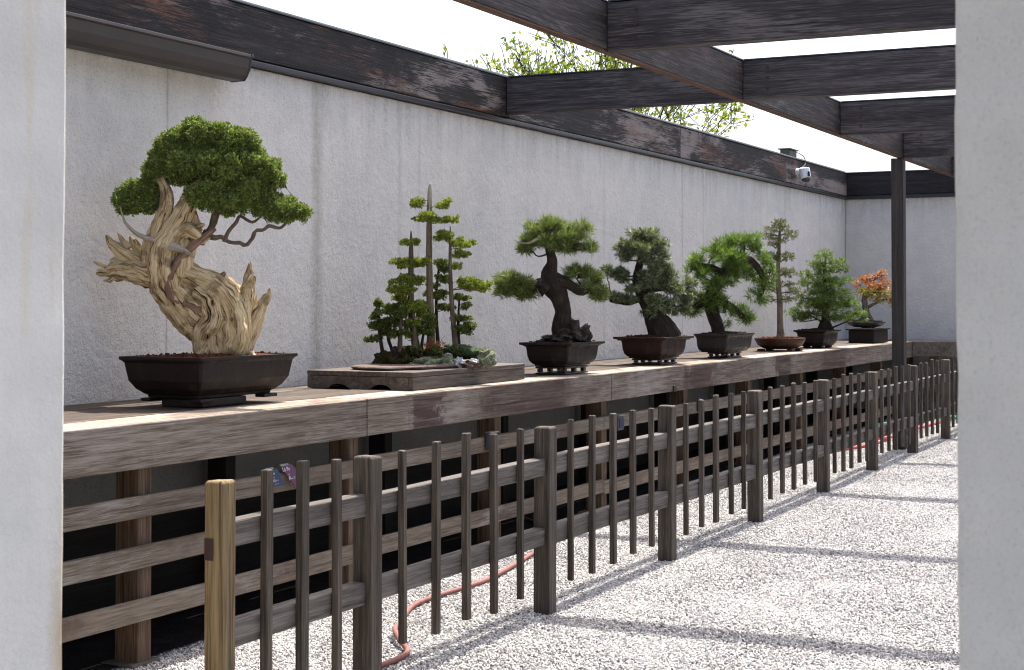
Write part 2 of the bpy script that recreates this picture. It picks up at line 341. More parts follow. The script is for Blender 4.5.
def deadwood(name):
    m,nt,p,out=newmat(name)
    v1=coords(nt,(1,.05,1),'UV'); v2=coords(nt,(1,.11,1),'UV'); vo=coords(nt,(1,1,1),'Object')
    f1=noise_(nt,v1,150,4,.6,.3); f2=noise_(nt,v2,48,5,.65,.8); f3=noise_(nt,v1,330,2,.5); big=noise_(nt,vo,8,4,.6)
    col=ramp(nt,math_(nt,'ADD',math_(nt,'MULTIPLY',f1,.55),math_(nt,'MULTIPLY',f2,.45)),[(.37,(.12,.068,.030)),(.44,(.36,.245,.125)),(.52,(.56,.44,.25)),(.66,(.68,.59,.40))])
    col=mixc(nt,math_(nt,'MULTIPLY',ramp(nt,big,[(.52,0.),(.60,1.)]),.75),col,mixc(nt,ramp(nt,f1,[(.35,0.),(.6,1.)]),(.09,.05,.025),(.27,.18,.10)))
    ck=ramp(nt,f2,[(.35,.06),(.385,1.)]); col=mixc(nt,1.,col,ck,'MULTIPLY')
    nt.links.new(col,p.inputs['Base Color']); p.inputs['Roughness'].default_value=.8; p.inputs['Specular IOR Level'].default_value=.2
    h=math_(nt,'ADD',math_(nt,'MULTIPLY',f1,.7),math_(nt,'ADD',math_(nt,'MULTIPLY',ck,1.),math_(nt,'MULTIPLY',f3,.3))); bump(nt,p,h,1.,.012); return m
M['deadwood']=deadwood('bleached_deadwood')
M['deadwood_old']=bark('bleached_deadwood',(.05,.026,.012),(.36,.255,.135),(.52,.41,.25),bd=.016,patch=((.20,.125,.06),.6))
M['jin']=bark('silver_deadwood',(.16,.13,.09),(.33,.29,.22),(.48,.45,.37),fine=.8)
M['vein']=bark('red_brown_bark',(.07,.036,.022),(.20,.118,.078),(.33,.225,.155))
M['bark_dark']=bark('dark_fissured_bark',(.010,.007,.005),(.028,.020,.015),(.065,.050,.038),bd=.012)
M['bark_brown']=bark('brown_bark',(.045,.031,.020),(.115,.088,.062),(.22,.175,.130))
M['bark_tan']=bark('tan_bark',(.055,.038,.022),(.15,.115,.075),(.27,.215,.15))
M['twig']=bark('dark_twigs',(.02,.015,.012),(.045,.033,.026),(.08,.06,.05))

# gravel
def gravel_mat():
    m,nt,p,out=newmat('pale_crushed_stone')
    oi=nt.nodes.new('ShaderNodeObjectInfo')
    v=coords(nt,(1,1,1),'Object'); n=noise_(nt,v,1.3,4,.6)
    col=ramp(nt,oi.outputs['Random'],[(0.,(.11,.105,.11)),(.14,(.30,.29,.29)),(.45,(.46,.447,.43)),(.80,(.61,.592,.565)),(1.,(.76,.74,.71))])
    col=mixc(nt,1.,col,ramp(nt,n,[(.38,.80),(.55,1.)]),'MULTIPLY')
    n9=noise_(nt,v,5.,4,.65); col=mixc(nt,1.,col,ramp(nt,n9,[(.36,.86),(.5,1.)]),'MULTIPLY')
    nt.links.new(col,p.inputs['Base Color']); p.inputs['Roughness'].default_value=.85; p.inputs['Specular IOR Level'].default_value=.2
    return m
def ground_mat():
    m,nt,p,out=newmat('gravel_bed')
    v=coords(nt,(1,1,1),'Object')
    vo=nt.nodes.new('ShaderNodeTexVoronoi'); vo.inputs['Scale'].default_value=62; nt.links.new(v,vo.inputs['Vector'])
    ve=nt.nodes.new('ShaderNodeTexVoronoi'); ve.feature='DISTANCE_TO_EDGE'; ve.inputs['Scale'].default_value=62; nt.links.new(v,ve.inputs['Vector'])
    sep=nt.nodes.new('ShaderNodeSeparateColor'); nt.links.new(vo.outputs['Color'],sep.inputs[0])
    col=ramp(nt,sep.outputs[0],[(0.,(.13,.125,.13)),(.2,(.31,.30,.30)),(.55,(.50,.485,.465)),(.82,(.64,.62,.59)),(1.,(.78,.76,.73))])
    col=mixc(nt,1.,col,ramp(nt,ve.outputs[0],[(0.,.25),(.09,1.)]),'MULTIPLY')
    nt.links.new(col,p.inputs['Base Color']); p.inputs['Roughness'].default_value=.9; p.inputs['Specular IOR Level'].default_value=.2
    b=bump(nt,None,ramp(nt,ve.outputs[0],[(0.,0.),(.2,1.)]),1.,.012); bump(nt,p,noise_(nt,v,9,3,.5),.5,.03,b)
    return m
M['gravel']=gravel_mat(); M['ground']=ground_mat()

# ------------------------------------------------------------------ ground
def ground():
    b=MB(); xs=[-200,-60,-20,-5,0,2,4,6,8,10,12,14,16,18,20,22,24,60,200]; ys=[-200,-60,-20,-8,-4,-2,0,1,2,3,4,5,6,8,20,60,200]
    def Z(x): return gz(max(-2,min(24,x)))
    vs=[(x,y,Z(x)) for y in ys for x in xs]; n=len(xs)
    fs=[(j*n+i,j*n+i+1,(j+1)*n+i+1,(j+1)*n+i) for j in range(len(ys)-1) for i in range(n-1)]
    b.add(vs,fs); o=b.build('gravel_ground',M['ground'],loc=(0,0,0)); tag(o,'pale grey crushed gravel ground of the court','gravel ground',kind='structure')
    # loose stones on the part of the court near the opening
    g=bpy.data.node_groups.new('stones','GeometryNodeTree')
    g.interface.new_socket('Geometry',in_out='INPUT',socket_type='NodeSocketGeometry'); g.interface.new_socket('Geometry',in_out='OUTPUT',socket_type='NodeSocketGeometry')
    gi=g.nodes.new('NodeGroupInput'); go=g.nodes.new('NodeGroupOutput')
    dp=g.nodes.new('GeometryNodeDistributePointsOnFaces'); dp.inputs['Density'].default_value=4600
    ic=g.nodes.new('GeometryNodeMeshIcoSphere'); ic.inputs['Radius'].default_value=.0060; ic.inputs['Subdivisions'].default_value=1
    sp=g.nodes.new('GeometryNodeSetPosition'); nz=g.nodes.new('ShaderNodeTexNoise'); nz.inputs['Scale'].default_value=90
    vm=g.nodes.new('ShaderNodeVectorMath'); vm.operation='SUBTRACT'; vm.inputs[1].default_value=(.5,.5,.5)
    vs2=g.nodes.new('ShaderNodeVectorMath'); vs2.operation='SCALE'; vs2.inputs['Scale'].default_value=.008
    L=g.links.new
    L(nz.outputs['Color'],vm.inputs[0]); L(vm.outputs[0],vs2.inputs[0]); L(vs2.outputs[0],sp.inputs['Offset']); L(ic.outputs['Mesh'],sp.inputs['Geometry'])
    sm=g.nodes.new('GeometryNodeSetMaterial'); sm.inputs['Material'].default_value=M['gravel']; L(sp.outputs[0],sm.inputs[0])
    ip=g.nodes.new('GeometryNodeInstanceOnPoints'); L(gi.outputs[0],dp.inputs['Mesh']); L(dp.outputs['Points'],ip.inputs['Points']); L(sm.outputs[0],ip.inputs['Instance'])
    rv=g.nodes.new('FunctionNodeRandomValue'); rv.data_type='FLOAT_VECTOR'; rv.inputs[0].default_value=(0,0,0); rv.inputs[1].default_value=(6.28,6.28,6.28)
    L(rv.outputs[0],ip.inputs['Rotation'])
    rs=g.nodes.new('FunctionNodeRandomValue'); rs.data_type='FLOAT_VECTOR'; rs.inputs[0].default_value=(.6,.6,.45); rs.inputs[1].default_value=(1.5,1.4,1.0); rs.inputs['Seed'].default_value=5
    L(rs.outputs[0],ip.inputs['Scale']); L(ip.outputs[0],go.inputs[0])
    b=MB(); 
    pts=[(3.6,.2),(7,.6),(14,1.9),(21.2,3.2),(21.2,4.72),(3.6,4.72)]
    nx,ny=150,40; X=np.linspace(3.6,21.2,nx)
    vs=[]
    for x in X:
        lo=np.interp(x,[3.6,7,14,21.2],[.2,.6,1.9,3.2])
        for t in np.linspace(0,1,ny):
            y=lo+(4.72-lo)*t; h=noise.noise(Vector((x*1.3,y*1.3,0)))*.007+noise.noise(Vector((x*4,y*4,5)))*.005
            vs.append((x,y,gz(x)+.003+h))
    b.add(vs,[(i*ny+j,(i+1)*ny+j,(i+1)*ny+j+1,i*ny+j+1) for i in range(nx-1) for j in range(ny-1)])
    o=b.build('gravel_stones',M['gravel'],loc=(0,0,0)); md=o.modifiers.new('stones','NODES'); md.node_group=g
    tag(o,'loose pale crushed stones covering the court between pier and bench','gravel',kind='stuff')
ground()
M['dark_bed']=plain('dark_ground',(.030,.027,.027),.95,nscale=55,nv=.7,bmp=1.,bd=.03,spec=.1)
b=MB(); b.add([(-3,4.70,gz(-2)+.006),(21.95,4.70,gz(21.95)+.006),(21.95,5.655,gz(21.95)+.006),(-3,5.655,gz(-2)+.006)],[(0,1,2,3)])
o=b.build('dark_ground_strip',M['dark_bed'],loc=(0,0,0)); tag(o,'dark ground strip under the bench','ground bed',kind='structure')  # darker strip of ground from the bench front back to the wall

# ------------------------------------------------------------------ walls and piers
WY=5.66; WX=22.0
def grid_box(name,x0,x1,y0,y1,z0,z1,m,bevel=.01): return boxobj(name,x0,x1,y0,y1,z0,z1,m,None,bevel,loc=None)
w=grid_box('stucco_wall',-3.,22.3,WY,WY+.28,-.3,3.005,M['wall']); tag(w,'long pale grey stucco wall behind the row of bonsai','wall')
boxobj('wall_shade_panel',-2.9,21.95,5.652,5.6585,.45,1.015,stucco('painted_shade_stucco',(.20,.20,.19),(.26,.255,.235),grain=85,streak=False,bd=.0065,bs=.9),w,0)  # shade on the wall below the bench, put into a darker stucco panel
w=grid_box('stucco_wall',WX,WX+.28,-6.,WY-.002,-.3,3.005,M['wall']); tag(w,'end stucco wall of the court, beyond the tall dark pergola post','wall')
def pier(name,x0,x1,y0,y1,m,label,rs,corner):
    # box with its visible corners worn uneven
    zs=[i*.05 for i in range(-6,75)]; b=MB(); vs=[]; per=[(x0,y0),(x1,y0),(x1,y1),(x0,y1)]; pts=[]
    c=.010
    for (x,y),(sx,sy) in zip(per,((1,1),(-1,1),(-1,-1),(1,-1))):
        first=(x,y+sy*c); mid=(x+sx*c*.3,y+sy*c*.3); last=(x+sx*c,y)
        pts+= [first,mid,last] if (sx*sy>0) else [last,mid,first]
    for k,z in enumerate(zs):
        for j,(x,y) in enumerate(pts):
            n=noise.noise_vector(Vector((x*9+rs,y*9,z*11)))+noise.noise_vector(Vector((x*9+rs,y*9,z*47)))*.6
            a=.0022
            vs.append((x+n[0]*a,y+n[1]*a,z))
    n=len(pts); fs=[]
    for k in range(len(zs)-1):
        for j in range(n): fs.append((k*n+j,k*n+(j+1)%n,(k+1)*n+(j+1)%n,(k+1)*n+j))
    fs.append(tuple(reversed(range(n)))); fs.append(tuple((len(zs)-1)*n+i for i in range(n)))
    b.add(vs,fs); o=b.build(name,m,loc=((x0+x1)/2*0,0,0)); tag(o,label,'pier'); return o
pier('stucco_pier',2.05,2.50,2.231,4.4,M['pier'],'smooth cream stucco pier at the left of the opening',3.,1)
pier('stucco_pier',2.20,2.62,-3.0,.4165,M['pier_rough'],'coarse grey stucco pier at the right of the opening',9.,1)

# flashing, timber and caps on the walls
ROOF=empty('wall_top_timber',(9,5.6,3.0),'charred dark timber and metal capping along the top of the long wall','roof beam')
BX=[-3.,3.55,11.36,15.3,19.0,21.95]
for a,c in zip(BX[:-1],BX[1:]):
    boxobj('timber',a+.003,c-.003,5.62,5.80,3.05,3.360,M['wallbeam'],ROOF,.006,rough=.004,sub=max(2,int((c-a)*2)))
boxobj('flashing',-3,21.920,5.600,5.90,3.008,3.036,M['metal_dark'],ROOF,.003)
boxobj('cap_strip',-3,21.94,5.612,5.83,3.364,3.372,M['metal_dark'],ROOF,0)
boxobj('cap_trim',-3,21.94,5.640,5.86,3.375,3.392,M['cap'],ROOF,.002)
R2=empty('wall_top_timber',(22,2,3.0),'dark timber band along the top of the end wall','roof beam')
boxobj('timber',21.955,22.14,-6,5.79,3.055,3.358,M['farbeam'],R2,.005)
boxobj('flashing',21.925,22.2,-6,5.92,3.0065,3.045,M['metal_dark'],R2,.003)
boxobj('cap_strip',21.945,22.2,-6,5.85,3.362,3.377,M['metal_dark'],R2,0)

# gutter piece at the left
def gutter():
    t=empty('rain_gutter',(6,5.5,2.95),'brown metal gutter fixed high on the wall under the charred timber','gutter')
    prof=[(5.60,3.028),(5.452,3.030),(5.450,3.012),(5.462,3.004),(5.470,2.950),(5.492,2.905),(5.510,2.882),(5.60,2.880)]
    b=MB(); xs=[1.0,7.66]; n=len(prof)
    vs=[(x,y,z) for x in xs for y,z in prof]; fs=[(i,i+1,n+i+1,n+i) for i in range(n-1)]+[(n+i for i in range(n))]
    fs=[tuple(f) for f in fs]; fs.append(tuple(reversed(range(n)))); fs.append((n-1,0,n,2*n-1))
    b.add(vs,fs); b.build('trough',M['gutter'],t,bevel=.002)
    b=MB(); prof2=[(y,z) for y,z in prof]; cy,cz=5.54,2.955
    vs=[(x,cy+(y-cy)*1.04,cz+(z-cz)*1.04) for x in (7.655,7.672) for y,z in prof2]
    fs=[tuple((i,(i+1)%n,n+(i+1)%n,n+i)) for i in range(n)]+[tuple(range(n,2*n)),tuple(reversed(range(n)))]
    b.add(vs,fs); b.build('end_cap',M['metal_dark'],t,bevel=.001)
    b=MB(); tube(b,[(6.98,5.50,3.03,.006),(7.06,5.50,3.032,.007)],8); b.build('bracket_screw',M['cap'],t,smooth=True)

# ------------------------------------------------------------------ tubes
def catmull(P,n):
    P=np.array(P,float); out=[]
    Q=np.vstack([2*P[0]-P[1],P,2*P[-1]-P[-2]])
    for i in range(len(P)-1):
        p0,p1,p2,p3=Q[i:i+4]
        for t in np.linspace(0,1,n,endpoint=False):
            out.append(.5*((2*p1)+(-p0+p2)*t+(2*p0-5*p1+4*p2-p3)*t*t+(-p0+3*p1-3*p2+p3)*t**3))
    out.append(P[-1]); return np.array(out)
def tube(b,path,seg=10,ridge=0.,rk=6,twist=0.,nz=0.,nsc=20.,sub=1,seed=0.,flat=1.,flatdir=None,mi=0):
    """path rows x,y,z,r. Cross-sections carry ridges that follow the length."""
    P=catmull(path,sub) if sub>1 and len(path)>2 else np.array(path,float)
    P[:,3]=np.maximum(P[:,3],.0003)
    pts=P[:,:3]; r=P[:,3]; T=np.gradient(pts,axis=0); T/=np.linalg.norm(T,axis=1)[:,None]+1e-9
    up=np.array([0,0,1.]) if abs(T[0][2])<.9 else np.array([FX,FY,0])
    if flatdir is not None: up=np.array(flatdir,float)
    u=np.cross(T[0],up); u/=np.linalg.norm(u); vs=[]; L=0; Ls=[]
    for i in range(len(pts)):
        if i: L+=np.linalg.norm(pts[i]-pts[i-1]); 
        Ls.append(L)
        u=u-T[i]*np.dot(u,T[i]); u/=np.linalg.norm(u)+1e-9; w=np.cross(T[i],u)
        for k in range(seg):
            a=2*math.pi*k/seg; rr=r[i]
            if ridge:
                ph=a*rk+twist*L+seed
                rr*=1+ridge*(abs(math.sin(ph*.5))**.45-.7)+ridge*.6*noise.noise(Vector((math.cos(a)*2+seed,math.sin(a)*2,L*4)))
            d=u*math.cos(a)*flat+w*math.sin(a)
            p=pts[i]+d*rr
            if nz:
                nn=noise.noise_vector(Vector(p*nsc)+Vector((seed,0,0))); p=p+np.array(nn)*nz*min(1,r[i]*60)
            vs.append(p)
    fs=[];uvs=[]; circ=2*math.pi*max(r)
    for i in range(len(pts)-1):
        for k in range(seg):
            k2=(k+1)%seg
            fs.append((i*seg+k,i*seg+k2,(i+1)*seg+k2,(i+1)*seg+k))
            u0,u1=k/seg*circ,(k+1)/seg*circ
            uvs.append([(u0+seed,Ls[i]),(u1+seed,Ls[i]),(u1+seed,Ls[i+1]),(u0+seed,Ls[i+1])])
    n=len(pts)
    fs.append(tuple(reversed(range(seg)))); uvs.append([(seed,0)]*seg)
    fs.append(tuple((n-1)*seg+k for k in range(seg))); uvs.append([(seed,L)]*seg)
    b.add(vs,fs,uvs,mi)
gutter()

# ------------------------------------------------------------------ pergola
PG=empty('timber_pergola',(16.62,3.7,0),'dark weathered timber pergola over the gravel path, carried on a square post','pergola')
ZB,ZT=3.073,3.373; YL=3.658
J=[-1.6,.98,3.56,6.15,8.744,11.317,14.09,16.615,19.2]
segs=[-2.0]+[11.317,16.615,21.9]
for a,c in zip([-2.,3.56,8.744,11.36,14.09,16.66],[3.555,8.74,11.355,14.085,16.655,21.93]):
    boxobj('long_beam',a,c,YL,YL+.062,ZB+.012,ZT-.012,M['beam_x'],PG,.005,rough=.003,sub=6)
    boxobj('soffit_strip',a,c,YL+.002,YL+.060,ZB,ZB+.0095,M['underbeam'],PG,0)
    boxobj('beam_cap',a,c,YL-.006,YL+.068,ZT-.009,ZT,M['metal_dark'],PG,0)
for i,x in enumerate(J):
    cb=boxobj('cross_beam',x-.045,x+.062,-1.42,YL-.004,ZB,ZT-.012,M['beam_y'],PG,.005,rough=.003,sub=8)
    boxobj('beam_cap',x-.05,x+.067,-1.42,YL-.012,ZT-.009,ZT,M['metal_dark'],PG,0)
    for zz in (.07,.15,.23):
        b=MB(); tube(b,[(x-.0445,YL-.19,ZB+zz,.013),(x-.050,YL-.19,ZB+zz,.012),(x-.0505,YL-.19,ZB+zz,.004)],8); b.build('bolt_head',M['hinge'],cb)
cb=boxobj('cross_beam',11.31,11.40,YL+.066,5.612,ZB,ZT-.012,M['beam_y'],PG,.005,rough=.003,sub=6)
boxobj('beam_cap',11.305,11.405,YL+.070,5.60,ZT-.009,ZT,M['metal_dark'],PG,0)
boxobj('long_beam',-2.,21.93,-1.52,-1.425,ZB,ZT-.012,M['beam_x'],PG,.005)
for (x,y) in ((16.56,3.655),(16.56,-1.54),(3.3,3.655),(3.3,-1.54)):
    if x<10 and y>0: continue
    boxobj('post',x,x+.125,y,y+.125,gz(x)-.1,ZB-.003,M['pergola_post'],PG,.006)
# ragged lower edge of the joist stub next to the first joint
#boxobj('beam_end',8.62,8.694,YL+.066,YL+.30,ZB+.01,ZB+.14,M['beam_y'],PG,.006)

# ------------------------------------------------------------------ display bench
BZ=1.067; BY=4.548; BE=.865
BN=empty('display_bench',(12,5.1,0),'long weathered timber display bench along the stucco wall','bench')
JX=[-.5,3.95,7.47,10.91,14.4,17.87,21.95]
for a,c in zip(JX[:-1],JX[1:]):
    boxobj('edge_board',a+.002,c-.003,BY,BY+.045,BE,BZ-.002,M['fascia'],BN,.005,rough=.004,sub=10)
yy=[BY+.048,4.83,5.10,5.37,5.64]
for r_,(y0,y1) in enumerate(zip(yy[:-1],yy[1:])):
    xs=[-.5,2.2+r_*.9,7.47-.8*(r_%2),12.2+.7*(r_%3),17.0-.8*(r_%2),21.95]
    for a,c in zip(xs[:-1],xs[1:]):
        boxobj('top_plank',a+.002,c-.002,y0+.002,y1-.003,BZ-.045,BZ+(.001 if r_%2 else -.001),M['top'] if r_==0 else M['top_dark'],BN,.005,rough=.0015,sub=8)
SX=[3.95+1.757*k for k in range(-2,11)]
for k,x in enumerate(SX):
    xx=x+.02
    if xx>21.8: continue
    lg=boxobj('leg',xx-.05,xx+.045,4.645,4.775,gz(x)-.05,BE+.05,M['leg'],BN,.005)
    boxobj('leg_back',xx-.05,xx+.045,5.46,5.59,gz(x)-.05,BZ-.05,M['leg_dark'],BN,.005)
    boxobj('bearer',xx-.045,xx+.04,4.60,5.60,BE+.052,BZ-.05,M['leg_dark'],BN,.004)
    boxobj('footing',xx-.10,xx+.10,4.63,4.82,gz(x)-.05,gz(x)+.018,M['concrete'],BN,.012)
for z0,z1 in ((.643,.74),(.413,.511),(.180,.277)):
    for a,c in zip(JX[:-1],JX[1:]):
        dz=rng.normal(0,.004)
        s=boxobj('slat',a+.004,c-.004,4.61,4.640,z0+dz,z1+dz,M['slat'],BN,.003,rough=.006,sub=10)
boxobj('base_strip',-.5,21.9,5.60,5.65,-.1,.50,M['base_dark'],BN,.006)  # plain dark strip along the foot of the wall
BF=empty('display_bench',(21.5,3,0),'short timber display bench across the end wall, past the pergola post','bench')
boxobj('edge_board',21.10,21.145,-2.,BY-.004,.875,BZ-.002,M['fascia'],BF,.005)
boxobj('top_plank',21.147,21.56,-2.,BY-.004,BZ-.04,BZ,M['top'],BF,.004)
boxobj('top_plank',21.564,21.97,-2.,BY-.004,BZ-.04,BZ,M['top'],BF,.004)
for y in (4.3,2.6,.9,-.8): boxobj('leg',21.2,21.3,y-.05,y+.05,0,1.02,M['leg'],BF,.004)
for z0,z1 in ((.643,.74),(.413,.511),(.180,.277)): boxobj('slat',21.165,21.195,-2,4.5,z0,z1,M['slat'],BF,.003)

# ------------------------------------------------------------------ picket fence
FN=empty('picket_fence',(11,3.51,0),'low weathered grey picket fence between gravel path and bench','fence')
PX=[4.749,5.771,7.527,9.309,11.088,12.912,14.585,16.286,17.959,19.68,21.05]
FYc=3.512
def upright(name,x,y,w,d,z0,z1,m,parent,lean=0,bev=.004,yaw=0):
    n=6; vs=[]; ch=.008 if name!='picket' else .004
    lv=[(z0+(z1-ch-z0)*i/n,1.) for i in range(n+1)]+[(z1,.80)]
    sd=rng.random()*50; cr,sr=math.cos(yaw),math.sin(yaw)
    for z,s in lv:
        nv=noise.noise_vector(Vector((sd,z*2.2,0)))*.003
        for a,c in ((-1,-1),(1,-1),(1,1),(-1,1)):
            px,py=a*w/2*s,c*d/2*s
            vs.append((x+px*cr-py*sr+nv[0]+lean*(z-z0),y+px*sr+py*cr+nv[1]*.5,z+ (rng.normal(0,.0015) if s<1 else 0)))
    fs=[]
    for i in range(len(lv)-1):
        for k in range(4): fs.append((i*4+k,i*4+(k+1)%4,(i+1)*4+(k+1)%4,(i+1)*4+k))
    fs.append((3,2,1,0)); q=(len(lv)-1)*4; fs.append((q,q+1,q+2,q+3))
    b=MB(); b.add(vs,fs); return b.build(name,m,parent,bevel=bev)
for i,x in enumerate(PX):
    g=gz(x)
    if i==0:
        gp=upright('gate_post',x,FYc,.080,.080,g-.1,.951,M['gate'],FN); gp['label']='new pale yellow timber post at the near end'
        hx,hy=x-.040,FYc+.004
        for z0,z1 in ((.665,.745),(.160,.245)):
            boxobj('hinge_plate',hx-.004,hx-.0005,hy-.004,hy+.034,z0,z1,M['hinge'],gp,.001)
        b=MB(); tube(b,[(hx-.014,hy+.05,.15,.012),(hx-.014,hy+.05,.22,.012)],10); b.box(hx-.04,hx-.012,hy+.046,hy+.054,.155,.215); b.build('hinge_pin',M['rust'],gp)
    else:
        h=.951+[0,0,-.002,.004,.006,.003,0,-.003,.002,0,0][i]
        upright('post',x,FYc,.092,.092,g-.1,h,M['fence_z'],FN,lean=rng.normal(0,.003),bev=.006,yaw=rng.normal(0,.02))
WID=[.027,.036,.047,.036,.027]
for i in range(len(PX)-1):
    a,c=PX[i]+.046,PX[i+1]-.046
    for (z0,z1) in ((.697,.790),(.336,.430)):
        boxobj('rail',a-.01,c+.01,3.492,3.556,z0+rng.normal(0,.003)+ (.0),z1+rng.normal(0,.003),M['fence_x'],FN,.005,rough=.006,sub=8)
    npk=3 if i==0 else (5 if i<9 else 3)
    for k in range(npk):
        x=(4.985,5.225,5.475)[k] if i==0 else PX[i]-.065+(PX[i+1]-PX[i])*(k+1)/(npk+1)+rng.normal(0,.006)
        if i: x+=.0
        wd=([.040,.052,.036] if i==0 else WID)[k%5]
        zt=.965+(.012 if wd>.045 else 0)+rng.normal(0,.006); zb=gz(x)+.135+rng.normal(0,.01)
        if i==0: zb=.04
        upright('picket',x,3.474,wd,.030,zb,zt,M['fence_z'],FN,lean=rng.normal(0,.006),bev=.0035,yaw=rng.normal(0,.05))

# ------------------------------------------------------------------ hoses
def hose(pts,r,m,name,label):
    P=[(x,y,gz(x)+r+.006+dz,r) for x,y,dz in pts]; b=MB(); tube(b,P,12,sub=8)
    o=b.build(name,m,smooth=True,loc=(pts[0][0],pts[0][1],0)); return tag(o,label,'hose')
hose([(5.2,3.60,0),(5.6,3.66,0),(6.03,3.648,0),(6.25,3.64,0),(6.40,3.68,.0),(6.50,3.78,.02),(6.66,3.90,.03),(6.9,4.00,.01),(7.13,4.11,0),(7.35,4.18,0),(7.6,4.19,0),(8.06,4.163,0),(8.4,4.2,0),(8.76,4.26,0),(9.11,4.32,0),(9.5,4.37,0),(9.9,4.55,0),(10.3,4.9,0),(10.6,5.2,0)],.0135,M['hose'],'garden_hose','faded pinkish red hose snaking on gravel behind the fence posts')
hose([(15.4,4.45,0),(16.2,4.2,0),(16.7,4.08,0),(17.3,4.05,0),(17.9,4.15,.01),(17.6,4.35,.02),(17.0,4.35,.02),(16.9,4.2,.03),(17.6,4.0,.02),(18.6,4.05,0),(19.4,4.0,0),(20.2,3.95,0),(20.9,3.9,0)],.015,M['hose_red'],'garden_hose','red hose looped on gravel at the far end of the fence')
hose([(19.0,4.6,0),(19.6,4.45,0),(20.2,4.42,.01),(20.8,4.25,.01),(20.95,3.9,.02),(20.7,3.7,.02),(20.3,3.9,.03),(20.5,4.3,.03),(20.9,4.2,.04),(21.0,3.4,0)],.02,M['hose_green'],'garden_hose','green hose coiled on gravel in the far corner')

# ------------------------------------------------------------------ small fixtures on wall and slats
def camera_unit():
    t=empty('security_camera',(19.4,5.55,3.17),'small white dome security camera on the dark timber above the wall','camera')
    b=MB(); tube(b,[(19.43,5.615,3.20,.045),(19.43,5.56,3.20,.048),(19.43,5.52,3.19,.062),(19.43,5.50,3.185,.062)],20); b.build('mount',M['white_plastic'],t,smooth=False,bevel=.004)
    b=MB(); tube(b,[(19.43,5.51,3.255,.045),(19.43,5.51,3.24,.068),(19.43,5.50,3.15,.072),(19.43,5.49,3.12,.066)],20); b.build('housing',M['white_plastic'],t,smooth=False,bevel=.003)
    b=MB(); tube(b,[(19.43,5.49,3.122,.058),(19.43,5.49,3.10,.054),(19.43,5.49,3.08,.038),(19.43,5.49,3.07,.015)],20,sub=3); b.build('dome',M['black_dome'],t,smooth=True)
    b=MB(); b.box(19.36,19.40,5.425,5.445,3.14,3.2); b.build('lens_window',M['black_dome'],t,bevel=.004)
    t=empty('junction_box',(19.6,5.7,3.39),'small brown green box with a curved wire on top of the long wall','box')
    boxobj('box_body',19.30,19.62,5.66,5.78,3.392,3.475,M['green_box'],t,.006)
    boxobj('box_lid',19.28,19.64,5.64,5.80,3.476,3.492,M['green_box'],t,.003)
    b=MB(); tube(b,[(19.62,5.7,3.46,.005),(19.72,5.68,3.47,.005),(19.80,5.62,3.42,.005),(19.80,5.60,3.33,.005),(19.60,5.60,3.26,.005)],6,sub=5); b.build('wire',M['wire'],t,smooth=True)
camera_unit()
def text(s,size,loc,rot,m,parent,name='lettering'):
    c=bpy.data.curves.new(name,'FONT'); c.body=s; c.size=size; c.extrude=.0003; c.materials.append(m)
    tmp=bpy.data.objects.new(name,c); COL.objects.link(tmp); bpy.context.view_layer.update()
    me=bpy.data.meshes.new_from_object(tmp); bpy.data.objects.remove(tmp)
    o=bpy.data.objects.new(name,me); COL.objects.link(o); o.rotation_euler=rot; o.location=loc; o.parent=parent
    return o
def card(x,z,w,h,m,label,lines,lean,group='name cards on the bench slat'):
    t=empty('name_card',(x,4.60,z),label,'card',group); t.rotation_euler=(R(-14),0,0)
    b=MB(); b.add([(-w/2,0,0),(w/2,0,0),(w/2+lean,0,-h),(-w/2+lean,0,-h),(-w/2,.003,0),(w/2,.003,0),(w/2+lean,.003,-h),(-w/2+lean,.003,-h)],[(3,2,1,0),(4,5,6,7),(0,1,5,4),(1,2,6,5),(2,3,7,6),(3,0,4,7)])
    o=b.build('card_face',m,None); o.parent=t
    b=MB(); b.box(-w/2-.001,w/2*.3,-.003,.006,-.002,.008); o=b.build('clip',M['cap'],None,bevel=.001); o.parent=t
    for s,sz,dx,dz in lines: text(s,sz,(-w/2+dx,-.0008,dz),(R(90),0,0),M['ink'],t)
    return t
card(6.640,.762,.098,.088,M['navy'],'navy blue name card with small white lines on the top slat',[('o Bonsai',.016,.012,-.028),('~ ~ ~ ~',.014,.020,-.046),('~ (C) ~ ~',.015,.030,-.064),('~ ~ -~',.012,.052,-.081)],.04)
card(6.770,.770,.105,.105,M['purple'],'purple name card with white lettering on the top slat',[('La Pe',.030,.010,-.030),('P',.014,.056,-.055),('Pl~ =',.026,.050,-.078),('.',.026,.060,-.099)],.085)
def holder(x,z,label,m,shape=0):
    t=empty('label_holder',(x,4.60,z),label,'label holder','label holders on the bench slats')
    if shape==0:
        b=MB(); b.box(x-.055,x+.055,4.57,4.602,z-.105,z); b.build('holder_body',m,t,bevel=.006)
        b=MB(); b.box(x-.045,x+.045,4.564,4.569,z-.09,z-.015); b.build('holder_face',M['navy'],t,bevel=.002)
        boxobj('holder_lip',x-.058,x+.058,4.562,4.602,z+.0015,z+.009,M['cap'],t,.002)
    else:
        b=MB(); b.add([(x-.07,4.598,z),(x+.0,4.598,z+.01),(x+.11,4.598,z-.12),(x-.07,4.598,z-.12),(x-.07,4.606,z),(x+.0,4.606,z+.01),(x+.11,4.606,z-.12),(x-.07,4.606,z-.12)],[(3,2,1,0),(4,5,6,7),(0,1,5,4),(1,2,6,5),(2,3,7,6),(3,0,4,7)]); b.build('card_face',M['navy'],t)
holder(9.03,.765,'black label holder behind a narrow picket, under the pine in its dark pot',M['tag_grey'])
holder(11.145,.735,'slate grey label holder hanging just right of the bench edge joint',M['tag_grey'])
